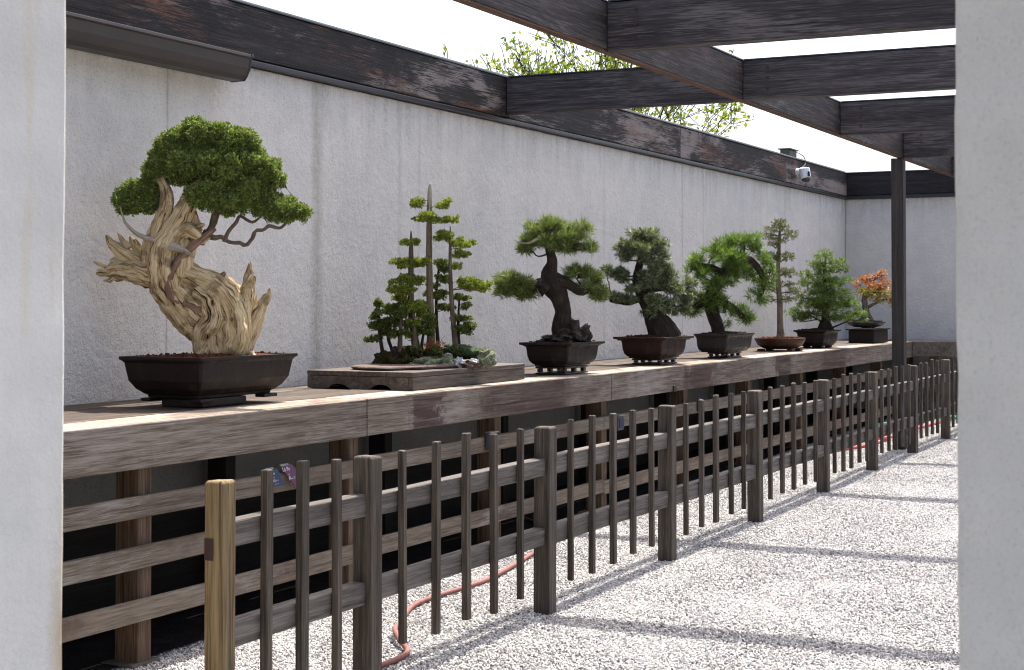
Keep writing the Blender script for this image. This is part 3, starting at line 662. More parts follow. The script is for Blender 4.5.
holder(13.0,.775,'blue triangular card on the slat beyond the third fence post',M['tag_grey'],1)
b=MB(); b.box(12.18,12.24,4.535,4.546,.865,.915); o=b.build('metal_plate',M['hinge'],loc=(12.2,4.54,.88),bevel=.002); tag(o,'small rusty brown plate on the bench edge above the slats','plate')

# ------------------------------------------------------------------ pots
def rrect(a,b_,r,n=5):
    pts=[]
    for cx,cy,a0 in ((a-r,b_-r,0),(-a+r,b_-r,90),(-a+r,-b_+r,180),(a-r,-b_+r,270)):
        for k in range(n+1):
            t=R(a0+90*k/n); pts.append((cx+r*math.cos(t),cy+r*math.sin(t)))
    return pts
def pot(parent,cx,cy,a,b_,z0,z1,m,soil,kind='rect',feet=True,flare=.03,belly=0.,name='pot',soilh=.012):
    H=z1-z0
    def loop(ins,z):
        if kind=='rect': P=rrect(a-ins,b_-ins,max(.006,.02-ins*.1))
        else: P=[((a-ins)*math.cos(t),(b_-ins)*math.sin(t)) for t in np.linspace(0,2*math.pi,48,endpoint=False)]
        return [(cx+x,cy+y,z) for x,y in P]
    lip=.016
    if kind=='round': prof=[(.06+a*.18,z0),(.05+a*.12,z0+H*.08),(a*.07+.012,z0+H*.35),(.010,z0+H*.7),(.002,z1-lip),(0,z1-lip*.5),(0,z1)]
    else: prof=[(flare+.035+belly,z0),(flare+.03+belly,z0+H*.07),(flare+.018+belly,z0+H*.10),(flare+.006+belly*.6,z0+H*.22),(flare+belly*.15,z0+H*.42),(flare-.004,z0+H*.72),(flare-.008,z1-lip*2.0),(flare*.3,z1-lip*1.2),(.001,z1-lip),(0,z1-lip*.6),(0,z1-.001),(.001,z1)]
    prof+=[(.022,z1),(.026,z1-.006),(.028,z1-.03)]
    b=MB(); vs=[]; 
    for ins,z in prof: vs+=loop(ins,z)
    n=len(loop(0,0)); fs=[]
    for i in range(len(prof)-1):
        for k in range(n): fs.append((i*n+k,i*n+(k+1)%n,(i+1)*n+(k+1)%n,(i+1)*n+k))
    fs.append(tuple(reversed(range(n))))
    b.add(vs,fs); o=b.build(name,m,parent,smooth=False,bevel=.002)
    # soil mounded a little
    b=MB(); P=loop(.0275,z1-.012); c=(cx,cy,z1+.02); vs=[c]; rings=7
    for j in range(1,rings+1):
        t=j/rings
        for (x,y,z) in P:
            X=cx+(x-cx)*t;Y=cy+(y-cy)*t; hz=z1-.010+soilh*2.2*(1-t**2)+ (noise.noise(Vector((X*22,Y*22,3)))*.012+noise.noise(Vector((X*70,Y*70,3)))*.006)*(1 if j<rings else .2)
            vs.append((X,Y,hz))
    fs=[(0,1+k,1+(k+1)%n) for k in range(n)]
    for j in range(rings-1):
        for k in range(n): fs.append((1+j*n+k,1+(j+1)*n+k,1+(j+1)*n+(k+1)%n,1+j*n+(k+1)%n))
    # crumbs
    b.add(vs,fs)
    for k in range(150):
        X=cx+(rng.random()*2-1)*(a-.045);Y=cy+(rng.random()*2-1)*(b_-.045)
        if kind!='rect' and ((X-cx)/a)**2+((Y-cy)/b_)**2>.75: continue
        ball(b,(X,Y,z1+.004+soilh*.6*(1-max(abs(X-cx)/a,abs(Y-cy)/b_))),.0035+.008*rng.random()**3,0)
    b.build('soil',soil,parent,smooth=False)
    if feet:
        for sx in (-1,1):
            for sy in (-1,1):
                fx=cx+sx*(a-flare-.12); fy=cy+sy*(b_-flare-.075)
                boxobj('foot',fx-.05,fx+.05,fy-.03,fy+.03,z0-.022,z0+.001,m,parent,.004)
    return o
ICO=None
def ball(b,c,r,rough=.25,scale=(1,1,1),lvl=1,seed=0,uv=False):
    global ICO
    import bmesh
    if ICO is None:
        ICO={}
        for l in (1,2,3,4):
            bm=bmesh.new(); bmesh.ops.create_icosphere(bm,subdivisions=l,radius=1); ICO[l]=([tuple(v.co) for v in bm.verts],[tuple(v.index for v in f.verts) for f in bm.faces]); bm.free()
    V,F=ICO[lvl]; vs=[]
    for v in V:
        k=1+(rough*noise.noise(Vector(v)*1.7+Vector((seed,c[0]*9,c[1]*7)))*1.6+rough*.5*noise.noise(Vector(v)*5+Vector((seed,0,0))) if rough else 0)
        vs.append((c[0]+v[0]*r*scale[0]*k,c[1]+v[1]*r*scale[1]*k,c[2]+v[2]*r*scale[2]*k))
    b.add(vs,F,[[(0,0)]*3]*len(F) if uv else None)

# ------------------------------------------------------------------ trees
class Tree:
    """Local frame of a tree: sizes traced in photo pixels, turned into metres at the tree's own distance."""
    def __init__(s,cx,cy):
        s.d=cx*FX+cy*FY; s.k=s.d/1601.; s.cx,s.cy=cx,cy; s.px0=512+(cx*RX+cy*RY)/s.k
    def P(s,px,py,w=0.):
        u=(px-s.px0)*s.k; w=w*s.k
        return np.array([s.cx+RX*u+FX*w, s.cy+RY*u+FY*w, 1.6-(py-300.6)*s.k])
    def path(s,rows):
        out=[]
        for r in rows:
            p=s.P(r[0],r[1],r[3] if len(r)>3 else 0); out.append((*p,r[2]*s.k))
        return out
def leafmesh(name,C,D,Nr,L,W,mats,parent,blade=False):
    """C base points, D unit directions, Nr reference vector, L length, W width arrays -> one diamond per leaf"""
    n=len(C); S=np.cross(D,Nr); S/=np.linalg.norm(S,axis=1)[:,None]+1e-9
    L=L[:,None];W=W[:,None]
    mid=.5 if not blade else .35
    v=np.empty((n,4,3)); v[:,0]=C; v[:,1]=C+D*L*mid+S*W*.5; v[:,2]=C+D*L; v[:,3]=C+D*L*mid-S*W*.5
    off=np.array(parent_world(parent)); v=v-off
    me=bpy.data.meshes.new(name); me.vertices.add(n*4); me.vertices.foreach_set('co',v.reshape(-1))
    me.loops.add(n*4); me.loops.foreach_set('vertex_index',np.arange(n*4,dtype=np.int32))
    me.polygons.add(n); me.polygons.foreach_set('loop_start',np.arange(0,n*4,4,dtype=np.int32)); me.polygons.foreach_set('loop_total',np.full(n,4,dtype=np.int32))
    me.materials.append(mats); me.update(calc_edges=True); me.validate()
    o=bpy.data.objects.new(name,me); COL.objects.link(o); o.parent=parent; return o
def unit(a): return a/(np.linalg.norm(a,axis=-1,keepdims=True)+1e-9)
def clumps(T,rows,npuff,puff,nleaf,L,W,up=.5,shell=.55,depth=1.,spread=.9,flatb=0.,puffflat=1.):
    """rows: px,py,rx,ry,[w]. returns arrays for leafmesh and puff centres"""
    Cs=[];Ds=[];PC=[]
    right=np.array([RX,RY,0]); fwd=np.array([FX,FY,0]); upv=np.array([0,0,1.])
    for r in rows:
        px,py,rx,ry=r[:4]; w=r[4] if len(r)>4 else 0
        c=T.P(px,py,w); a=rx*T.k; h=ry*T.k; dp=a*depth
        n=max(4,int(npuff*(rx*rx*.5+rx*ry)/150.))
        q=unit(rng.normal(size=(n,3))); rad=shell+(1-shell)*rng.random((n,1))**.6
        if flatb: q[:,2]=np.where(q[:,2]<0,q[:,2]*(1-flatb),q[:,2])
        loc=q*rad
        pc=c+right*(loc[:,:1]*a)+fwd*(loc[:,1:2]*dp)+upv*(loc[:,2:3]*h)
        ax=unit(right*(q[:,:1]/a)+fwd*(q[:,1:2]/dp)+upv*(q[:,2:3]/h))
        ax=unit(ax*(1-up)+upv*up)
        PC.append((c,pc))
        pr=puff*(.6+.8*rng.random((n,1)))
        m=nleaf
        d=unit(rng.normal(size=(n,m,3))*spread+ax[:,None,:])
        st=unit(rng.normal(size=(n,m,3)))*pr[:,None,:]*rng.random((n,m,1))**.4
        st[:,:,2]*=puffflat
        Cs.append((pc[:,None,:]+st).reshape(-1,3)); 
        d2=unit(d+.7*unit(st+1e-9)) ; Ds.append(d2.reshape(-1,3))
    C=np.vstack(Cs);D=np.vstack(Ds); n=len(C)
    return C,D,unit(rng.normal(size=(n,3))),L*(.6+.8*rng.random(n)),W*(.7+.6*rng.random(n)),PC
def lumps(rows,n=5,f=.46,keep=.35,seed=3):
    rg=np.random.default_rng(seed); out=[]
    for r in rows:
        px,py,rx,ry=r[:4]; w=r[4] if len(r)>4 else 0
        if rx<7: out.append(r); continue
        m=int(n*max(1,rx/14))
        for k in range(m):
            q=unit(rg.normal(size=3)); q[2]=abs(q[2])*(1 if rg.random()<.72 else -.8)
            a=1-f*.75
            out.append((px+q[0]*rx*a,py-q[2]*ry*a,rx*f*(.75+.5*rg.random()),min(rx,ry*1.15)*f*(.8+.45*rg.random()),w+q[1]*rx*a*.9))
        out.append((px,py,rx*keep*1.5,ry*keep*1.4,w))
    return out
def branches(b,T,trunk,PC,r0,twigs=6,seg=6,drop=.5,sub=3,wob=.15,rt=.0016):
    """limbs from the trunk out to each clump, then twigs to some of its puffs"""
    tp=np.array(trunk)
    for c,pc in PC:
        dist=np.linalg.norm((tp[:,:3]-c)*np.array([1,1,1.0]),axis=1)+np.maximum(0,tp[:,2]-c[2])*1.5
        i=int(np.argmin(dist)); s=tp[i,:3]; L=np.linalg.norm(c-s)
        if L<.01: continue
        r=min(tp[i,3]*.6,r0*(.5+L*1.2))
        m1=s+(c-s)*.4+rng.normal(0,wob*L,3)*np.array([1,1,.6]); m2=s+(c-s)*.75+rng.normal(0,wob*L*.6,3)*np.array([1,1,.5])
        tube(b,[(*s,r),(*m1,r*.75),(*m2,r*.55),(*c,r*.35)],seg,sub=sub,nz=.002)
        for k in rng.choice(len(pc),min(twigs,len(pc)),replace=False):
            e=pc[k]; st=m2+(c-m2)*rng.random(); mm=(st+e)/2+rng.normal(0,.08*np.linalg.norm(e-st)+1e-4,3)
            tube(b,[(*st,r*.34+rt*.5),(*mm,r*.2+rt*.4),(*e,rt*.5)],4)

# --- 1 juniper with bleached trunk
def tree1():
    T=Tree(6.717,5.03)
    t=empty('bonsai_tree',(6.717,5.03,BZ),'large juniper bonsai with twisted bleached deadwood trunk and dense green crown','bonsai')
    pot(t,6.717,5.03,.419,.261,1.115,1.322,M['pot_dark'],M['soil'],flare=.028,belly=.045,feet=False,soilh=.008)
    boxobj('pot_base',6.43,6.80,4.865,5.12,BZ+.002,1.113,M['pot_dark'],t,.008)
    for sx in (-1,1):
        for sy in (-1,1): boxobj('foot',6.717+sx*.27-.06,6.717+sx*.27+.06,5.03+sy*.155-.03,5.03+sy*.155+.03,1.097,1.114,M['pot_dark'],t,.004)
    b=MB()
    def tb(rows,seg=22,ridge=.22,rk=7,tw=6,nz=.006,sub=7,seed=0,flat=1.): tube(b,T.path(rows),int(seg*2),ridge*.95,rk,tw*.45,nz*1.7,30,sub+3,seed,flat)
    # heavy lower mass: several muscle-like cords wound together
    tb([(218,358,19,2),(216,346,18,0),(209,330,20,0),(195,313,22,-1),(177,294,19,-2),(170,274,15,-3)],28,.30,9,10,.007,7,1)
    tb([(226,358,16,6),(226,338,20,6),(220,318,22,5),(208,298,20,4),(192,284,17,2),(178,272,14,0)],24,.34,8,12,.007,7,5)
    tb([(232,356,12,-8),(238,336,15,-7),(236,314,14,-7),(226,296,13,-7),(210,283,11,-8),(190,274,9,-9),(176,268,7,-9)],18,.36,6,10,.006,7,9)
    tb([(205,357,7,-12),(204,344,8,-14),(208,330,11,-16),(216,318,10,-18),(212,300,8,-18),(200,290,7,-17)],16,.3,5,8,.005,7,12)
    tb([(240,352,9,0),(244,334,9,2),(243,314,8,4),(238,298,7,4),(226,283,6,3),(210,277,5,0)],14,.34,5,9,.005,7,15)
    # upper trunk: two ribbons rising to the crown
    tb([(176,305,10,-8),(168,288,14,-8),(164,270,15,-8),(165,252,14,-7),(172,236,12,-5),(181,220,10.5,-3),(188,204,9,-1),(194,192,8,0),(203,184,6.5,0),(210,176,4,0)],20,.30,6,7,.005,7,3)
    tb([(160,290,7,2),(156,272,9,1),(155,254,8,0),(157,238,8,-2),(162,222,7.5,-3),(167,206,7,-3),(166,190,5.5,-3),(160,179,4,-3),(155,172,1.5,-3)],16,.32,5,7,.004,7,20)
    tb([(182,300,9,-2),(178,282,12,0),(180,264,13,0),(184,248,12,0),(190,236,9,1),(193,222,6,2),(190,210,4,2)],18,.34,6,8,.005,7,25)
    tb([(172,250,7,-12),(180,236,7,-11),(190,230,7,-10),(200,236,5,-10),(206,242,3,-9)],14,.36,5,7,.004,6,29)
    tb([(168,292,8,3),(154,272,9,3),(149,254,8,2),(152,238,7,0),(160,224,6,-1),(166,208,4,-1)],16,.32,5,7,.004,7,22)
    tb([(184,276,10,-9),(186,262,9,-10),(186,248,7,-9),(184,236,5,-7)],14,.3,5,7,.004,7,27)
    # broken stubs left
    tb([(166,280,12,-2),(152,277,10,-4),(140,273,9.5,-4),(126,270,8,-3),(113,271,6,-2),(104,273,3.5,-2),(97,274,1,-1)],16,.5,6,4,.007,6,31)
    tb([(160,282,7,6),(146,272,7,6),(132,264,6.5,6),(120,260,5,5),(110,262,2.5,4)],12,.5,5,4,.006,6,33)
    tb([(160,272,8,4),(144,266,8,5),(130,260,7.5,5),(119,251,6.5,5),(110,243,4,4),(105,235,1,4)],14,.45,5,4,.005,6,35)
    tb([(156,262,6,8),(142,254,5,9),(132,243,4,8),(128,236,1.2,8)],10,.4,5,4,.004,6,36)
    # spikes right
    tb([(236,345,11,-4),(242,324,10,-3),(246,303,8,-2),(248,285,5.5,-2),(249,274,3.5,-2),(249,265,.8,-2)],14,.45,5,5,.004,6,41)
    tb([(242,348,10,2),(250,330,9,2),(257,315,7,2),(263,302,4.5,2),(268,294,3,2),(270,288,.8,2)],14,.42,5,5,.004,6,43)
    tb([(236,330,7,4),(240,308,6,5),(245,292,4,5),(252,282,2.5,5),(254,276,.8,5)],10,.4,5,5,.004,6,45)
    tb([(200,274,3.5,-6),(212,275,3.5,-5),(221,277,3,-4),(226,272,1.2,-4)],8,.4,4,4,.003,5,47)
    tb([(218,276,4,-4),(230,289,4,-6),(236,303,4,-8),(238,320,3.5,-10),(236,336,3,-11)],9,.4,4,4,.003,6,49)
    # surface roots
    for (x,w,dx,dw) in ((208,-14,-6,-12),(232,-8,12,-6),(244,2,12,4),(222,12,6,10)):
        tb([(x,350,7,w),(x+dx*.5,356,5.5,w+dw*.5),(x+dx,359.5,3,w+dw),(x+dx*1.4,361,1,w+dw*1.4)],10,.3,4,4,.003,4,x)
    rg=np.random.default_rng(8)
    for (x,y,dx,dy,w,n,ln) in ((114,272,-1,.1,-3,7,9),(134,264,-.9,-.3,4,3,8),(122,246,-.5,-1,5,3,7),(247,284,.1,-1,-2,4,10),(261,304,.45,-.9,2,2,5),(158,225,-.3,-1,-2,3,9),(196,232,.9,-.4,-6,3,7)):
        for k in range(n):
            x0=x+rg.normal(0,7);y0=y+rg.normal(0,5);l=ln*(.5+rg.random()); a=dx+rg.normal(0,.25);c=dy+rg.normal(0,.25);w0=w+rg.normal(0,4); r0=1.2+1.6*rg.random()
            tb([(x0-a*4,y0-c*4,r0*.9,w0),(x0+a*l*.4,y0+c*l*.4,r0,w0),(x0+a*l*.8+rg.normal(0,1),y0+c*l*.8,r0*.55,w0),(x0+a*l,y0+c*l,.2,w0)],4,.4,3,3,.0015,1,x0)
    trunk=b.build('trunk',M['deadwood'],t,smooth=True)
    b=MB()
    for rows in ([(190,252,2.4,-15),(178,246,2.4,-17),(165,243,2.2,-16),(150,239,2.2,-15),(138,233,1.8,-14),(129,224,1.2,-14),(125,214,.8,-14),(123,207,.3,-14)],
                 [(168,250,3,-16),(176,248,3.6,-18),(190,252,2.5,-18),(198,258,.8,-18)],[(176,244,2,-17),(188,250,1,-18),(196,256,.4,-18)],
                 [(158,260,2,6),(150,268,1.5,6),(160,276,1.2,4)]):
        tube(b,T.path(rows),8,.5,4,5,.005,40,6,rows[0][0])
    b.build('bare_snag',M['jin'],t,smooth=True)
    b=MB(); 
    for rows in ([(218,326,1.5,-16),(210,314,2.8,-18),(196,307,3.6,-20),(184,304,4.0,-19),(176,297,4.2,-19),(172,286,3.8,-19),(175,274,3.4,-19),(181,262,3.6,-18),(190,252,3.8,-16),(200,243,3.8,-13),(208,236,3.0,-10),(216,229,2,-6)],):
        tube(b,T.path(rows),12,.25,4,5,.003,30,6,2)
    b.build('live_vein',M['vein'],t,smooth=True)
    rows=[(208,135,26,17),(180,148,24,17,4),(161,165,15,13,0),(235,148,25,17,4),(256,167,22,14,2),(226,170,26,16,-8),(200,162,26,15,-10),(270,182,15,9,0),(246,190,19,10,-6),(208,198,20,14,-14),(232,202,17,12,-10),
          (180,170,18,13,8),(220,180,28,14,16),(195,150,22,16,20),(240,165,24,16,20),(172,160,12,10,12),
          (136,193,15,12,2),(122,201,12,11,0),(143,205,14,10,4),(128,211,9,6,0),(152,196,9,10,6),
          (288,209,17,9,0),(270,212,14,8,4),(300,214,9,8,-2),(261,205,10,7,2),(284,218,10,4,-3)]
    rows+=[(150,180,12,10,2),(156,168,12,11,-2),(264,196,13,8,2),(276,202,10,7,0),(254,206,9,6,4)]
    C,D,Nn,L,W,PC=clumps(T,lumps([(q[0],q[1],q[2]*1.06,q[3]*1.04,*(q[4:])) for q in rows],7,.42,keep=.45),46,.014,40,.0145,.0072,up=.30,shell=.70,depth=.95,spread=.9)
    leafmesh('foliage',C,D,Nn,L,W,M['juniper'],t)
    b=MB()
    main=T.path([(205,238,3.5,0),(212,222,3.5,6),(216,204,4,8),(212,180,4,8),(214,160,3,6)])
    lim=T.path([(203,232,3.6,0),(213,238,2.8,0),(221,237,2.3,1),(229,242,2.2,0),(240,243,2.0,-1),(246,245,1.9,0),(252,239,1.9,-1),(256,231,1.7,-2),(263,230,1.6,-2),(270,226,1.6,-2),(280,228,1.4,-2),(287,222,1.1,-2),(290,214,.8,-1)])
    tube(b,main,10,.25,4,4,nz=.008,nsc=40,sub=5); tube(b,lim,9,.3,4,5,nz=.007,nsc=45,sub=5)
    l2=T.path([(224,242,2.2,0),(228,232,2.,0),(236,222,1.8,1),(240,216,1.6,2),(252,222,1.5,1),(262,215,1,0)]); tube(b,l2,6,sub=4,nz=.003)
    l3=T.path([(203,242,4,0),(190,240,2,4),(170,215,2,6),(150,208,1.8,4),(130,205,1,2)]); tube(b,l3,6,sub=4,nz=.003)
    allp=np.vstack([catmull(x,4) for x in (main,lim,l2,l3)])
    branches(b,T,allp,PC[::3],.010,twigs=9)
    b.build('branch',M['bark_brown'],t,smooth=True)
tree1()

# --- 2 forest planting on a stone slab
def tree2():
    s=empty('display_stand',(8.993,5.072,BZ),'low weathered wooden stand under the forest planting','stand')
    x0,x1,y0,y1=8.232,9.754,4.70,5.444; z1=1.176
    boxobj('stand_top',x0,x1,y0,y1,z1-.030,z1,M['stand'],s,.004)
    for (n,a,b_,c,d) in (('apron',x0+.002,x1-.002,y0+.002,y0+.03),('apron',x0+.002,x1-.002,y1-.03,y1-.002)):
        b=MB(); n_=24; L=b_-a; vs=[];fs=[]
        def zb(t): return BZ+.003+0
        for i in range(n_+1):
            t=i/n_
            for y in (c,d): vs+= [(a+L*t,y,zb(t)),(a+L*t,y,z1-.032)]
        for i in range(n_):
            o=i*4; fs+=[(o,o+4,o+5,o+1),(o+2,o+3,o+7,o+6),(o,o+2,o+6,o+4)]
        fs+=[(0,1,3,2),(n_*4,n_*4+2,n_*4+3,n_*4+1)]
        b.add(vs,fs); b.build('apron',M['stand'],s)
    for a in (x0,x1-.03):
        b=MB(); c,d=y0+.032,y1-.032; L=d-c; n_=40; vs=[];fs=[]
        def zb2(t):
            for k in (.28,.72):
                if abs(t-k)<.10: return BZ+.003+.028*math.sqrt(max(0,1-((t-k)/.10)**2))
            return BZ+.003
        for i in range(n_+1):
            t=i/n_
            for x in (a+.001,a+.029): vs+=[(x,c+L*t,zb2(t)),(x,c+L*t,z1-.032)]
        for i in range(n_):
            o=i*4; fs+=[(o,o+1,o+5,o+4),(o+2,o+6,o+7,o+3),(o,o+4,o+6,o+2)]
        b.add(vs,fs); b.build('end_board',M['stand'],s)
    T=Tree(8.95,5.05)
    t=empty('bonsai_forest',(8.95,5.05,z1),'forest group of small lime green layered conifers with moss on a flat stone slab','bonsai')
    # slab
    b=MB(); n=60; vs=[];top=[]
    for (zz,sc) in ((z1+.002,.97),(z1+.014,1.0),(z1+.024,.985)):
        for k in range(n):
            a=2*math.pi*k/n; r=1+.05*noise.noise(Vector((math.cos(a)*2.5,math.sin(a)*2.5,4)))*2
            vs.append((8.99+.66*sc*r*math.copysign(abs(math.cos(a))**.75,math.cos(a)),5.05+.27*sc*r*math.copysign(abs(math.sin(a))**.75,math.sin(a)),zz+.004*noise.noise(Vector((a*3,zz*40,1)))))
    fs=[]
    for j in range(2):
        for k in range(n): fs.append((j*n+k,j*n+(k+1)%n,(j+1)*n+(k+1)%n,(j+1)*n+k))
    fs.append(tuple(reversed(range(n)))); fs.append(tuple(2*n+k for k in range(n))); b.add(vs,fs); b.build('stone_slab',M['slab'],t,bevel=.003)
    def mound(name,rows,m,lvl=4,rough=.35):
        for i,(x,y,rx,ry,w) in enumerate(rows):
            b=MB(); c=T.P(x,y,w); k=T.k
            ball(b,c,1.,rough,(rx*k,rx*k*.9,ry*k),lvl,seed=x)
            b.build(name,m,t,smooth=(lvl>3))
    mound('moss_mound',[(396,365,22,14,0),(410,358,20,12,6),(385,366,13,11,-6),(430,356,18,8,8)],M['moss_dark'])
    mound('moss_mound',[(432,364,16,7,-19),(447,362,10,6,-19),(419,365,9,5,-18),(487,358,9,9,-12)],M['moss_pale'])
    mound('moss_mound',[(464,352,15,7,6),(476,354,12,6,2),(452,350,10,6,10)],M['moss_green'])
    mound('moss_mound',[(436,350,7,3.5,4),(428,351,4,2.5,0)],M['moss_orange'])
    mound('rock',[(396,354,5,7,-8),(468,363,4,3,-18)],M['rock_dark'],3,.5)
    mound('rock',[(460,361,5,4.5,-20),(475,361,6,3,-16),(448,355,4,2,-6)],M['rock_white'],3,.5)
    mound('rock',[(470,364,11,4,-16)],M['slab'],3,.4)
    # little trees: trunk rows, pads, foliage material
    trees=[
     ([(428,366,6,4),(431,340,4.2,4),(430,300,3.6,4),(429,260,3.2,4),(429,222,2.7,4),(429.5,200,2.0,4),(430,184,.8,4)],[(415,204,11,6,6),(443,204,11,6,4),(425,220,17,7,-6),(450,220,11,5,8),(444,237,12,6,2)],'cedar','bark_tan'),
     ([(417,352,4.5,0),(412,320,3.5,0),(411,290,3,0),(411,262,2.6,0),(411,245,2,0),(411,231,.5,0)],[(412,244,12,5.5,0),(405,266,18,8,0),(406,281,19,6,0),(420,262,9,5,2),(402,293,14,9,-6),(412,306,15,7,0),(400,300,10,5,4)],'cedar','bark_brown'),
     ([(456,350,3,2),(453,320,2.4,2),(451,290,2.2,2),(450,262,1.8,2),(450,240,1.3,2),(450,226,.4,2)],[(463,244,13,6,2),(461,254,11,5,0),(456,267,6,5,4),(475,285,18,9,-4),(482,290,9,5,0),(466,282,9,6,4)],'cedar','bark_brown'),
     ([(438,350,2,12),(436,320,1.6,12),(436,290,1.3,12),(438,268,.8,12)],[(441,267,10,8,10),(441,281,9,7,12),(435,296,14,5.5,10),(447,309,12,6,10),(432,287,7,4,12)],'cedar_dark','bark_dark'),
     ([(459,350,1.8,8),(458,325,1.4,8),(459,298,.8,8)],[(462,299,8,5.5,8),(465,308,8,5,6),(457,319,12,4.5,6),(463,330,12,6.5,4),(470,325,6,3,4)],'cedar_dark','bark_dark'),
     ([(384,357,2.2,-4),(381,340,1.8,-4),(379,320,1.4,-4),(380,302,.6,-4)],[(380,305,7,5.5,-4),(377,315,9,6.5,-4),(373,327,8,5.5,-4),(374,340,9,5.5,-6),(384,322,6,4,0)],'cedar_dark','bark_dark'),
     ([(393,352,1.8,0),(388,336,1.5,0),(390,320,1.,0)],[(392,326,15,8,0),(391,313,11,7,2),(386,334,8,5,2)],'cedar_dark','bark_dark'),
     ([(400,354,2.6,-8),(401,336,2.2,-8),(402,316,1.4,-8),(402,300,.6,-8)],[(401,316,12,7,-8),(398,333,12,7,-6),(408,326,10,6,-8),(394,308,8,5,-4)],'cedar_dark','bark_brown'),
     ([(416,355,3,-8),(415,335,2.4,-8),(414,312,1.5,-8)],[(413,310,14,9,-4),(416,324,9,5,-12),(424,317,9,7,-4),(410,335,8,4,-4)],'cedar','bark_brown'),
     ([(421,354,1.8,-4),(423,338,1.4,-4),(427,322,.8,-4)],[(428,325,11,8,-4),(431,333,8,4,-4),(420,330,7,5,0)],'cedar_dark','bark_dark'),
    ]
    for rows,pads,fm,bm in trees:
        b=MB(); P=T.path(rows); tube(b,P,10,.12,5,4,.002,30,4,rows[0][0])
        C,D,Nn,L,W,PC=clumps(T,lumps([(p[0],p[1],p[2],p[3]*.92,p[4]) for p in pads],5,.40,seed=int(rows[0][0])),105,.008,22,.0125,.0066,up=.5,shell=.45,depth=1.0,spread=.6,flatb=.6)
        branches(b,T,catmull(P,4),PC[::4],.005,twigs=5,rt=.0012)
        tr=b.build('trunk',M[bm],t,smooth=True)
        if rows[0][0]==428:
            b=MB(); tube(b,T.path([(429.2,216,2.9,4),(429.4,200,2.3,4),(429.6,190,1.9,4),(430,183,.9,4)]),8,.3,4,4,.002,30,4,3); b.build('bare_tip',M['jin'],tr,smooth=True)
        leafmesh('foliage_pad',C,D,Nn,L,W,M[fm],tr)
    # low herbs on the mounds
    C,D,Nn,L,W,PC=clumps(T,[(417,352,7,7,-10),(410,358,5,4,-14),(436,350,8,4,-6),(462,350,13,4,2),(396,362,9,4,-12)],40,.012,16,.011,.009,up=.5,shell=.2)
    leafmesh('herbs',C,D,Nn,L,W,M['cedar_dark'],t)
    C,D,Nn,L,W,PC=clumps(T,[(429,346,6,3,-4),(438,344,7,3,0)],50,.012,16,.009,.007,up=.5,shell=.2)
    leafmesh('herbs',C,D,Nn,L,W,M['maple'],t)
    C,D,Nn,L,W,PC=clumps(T,[(432,361,14,5.5,-16),(446,359,9,5,-16),(487,355,8.5,8,-5)],90,.008,14,.006,.005,up=.5,shell=.7)
    leafmesh('herbs',C,D,Nn,L,W,M['larch'],t)
tree2()

def stand(cx,cy,a,b_,z1,label,m,openwork=True):
    s=empty('display_stand',(cx,cy,BZ),label,'stand','low black stands under the bonsai pots')
    boxobj('stand_top',cx-a,cx+a,cy-b_,cy+b_,z1-.016,z1-.001,m,s,.003)
    if openwork:
        boxobj('stand_base',cx-a,cx+a,cy-b_,cy+b_,BZ+.003,BZ+.014,m,s,.003)
        for sx in (-1,0,1):
            for sy in (-1,1): boxobj('leg',cx+sx*(a-.03)-.02,cx+sx*(a-.03)+.02,cy+sy*(b_-.025)-.015,cy+sy*(b_-.025)+.015,BZ+.016,z1-.018,m,s,.003)
    return s
def bonsai(cx,cy,label,potargs,trunks,rows,leaf,fm,bm,soil=None,extra=None,lump=None,br=.012,twigs=7,tr_ridge=.2,rt=.0016,wob=.15,nz=.006):
    T=Tree(cx,cy); t=empty('bonsai_tree',(cx,cy,BZ),label,'bonsai')
    pot(t,cx,cy,**potargs,soil=soil or M['soil_dark'])
    b=MB(); pts=[]
    for rows_,sd in trunks:
        P=T.path(rows_); tube(b,P,16,tr_ridge,7,5,nz,24,6,sd); pts.append(catmull(P,4))
    C0,D0,N0,L0,W0,PC=clumps(T,rows,4,.02,4,.02,.005)
    C,D,Nn,L,W,_=clumps(T,lumps(rows,*lump) if lump else rows,**leaf)
    b.build('trunk',bm,t,smooth=True)
    b=MB(); branches(b,T,np.vstack(pts),PC,br,twigs=twigs,rt=rt,wob=wob); b.build('branch',M['twig'],t,smooth=True)
    leafmesh('foliage',C,D,Nn,L,W,fm,t,blade=True)
    if extra: extra(T,t)
    return T,t
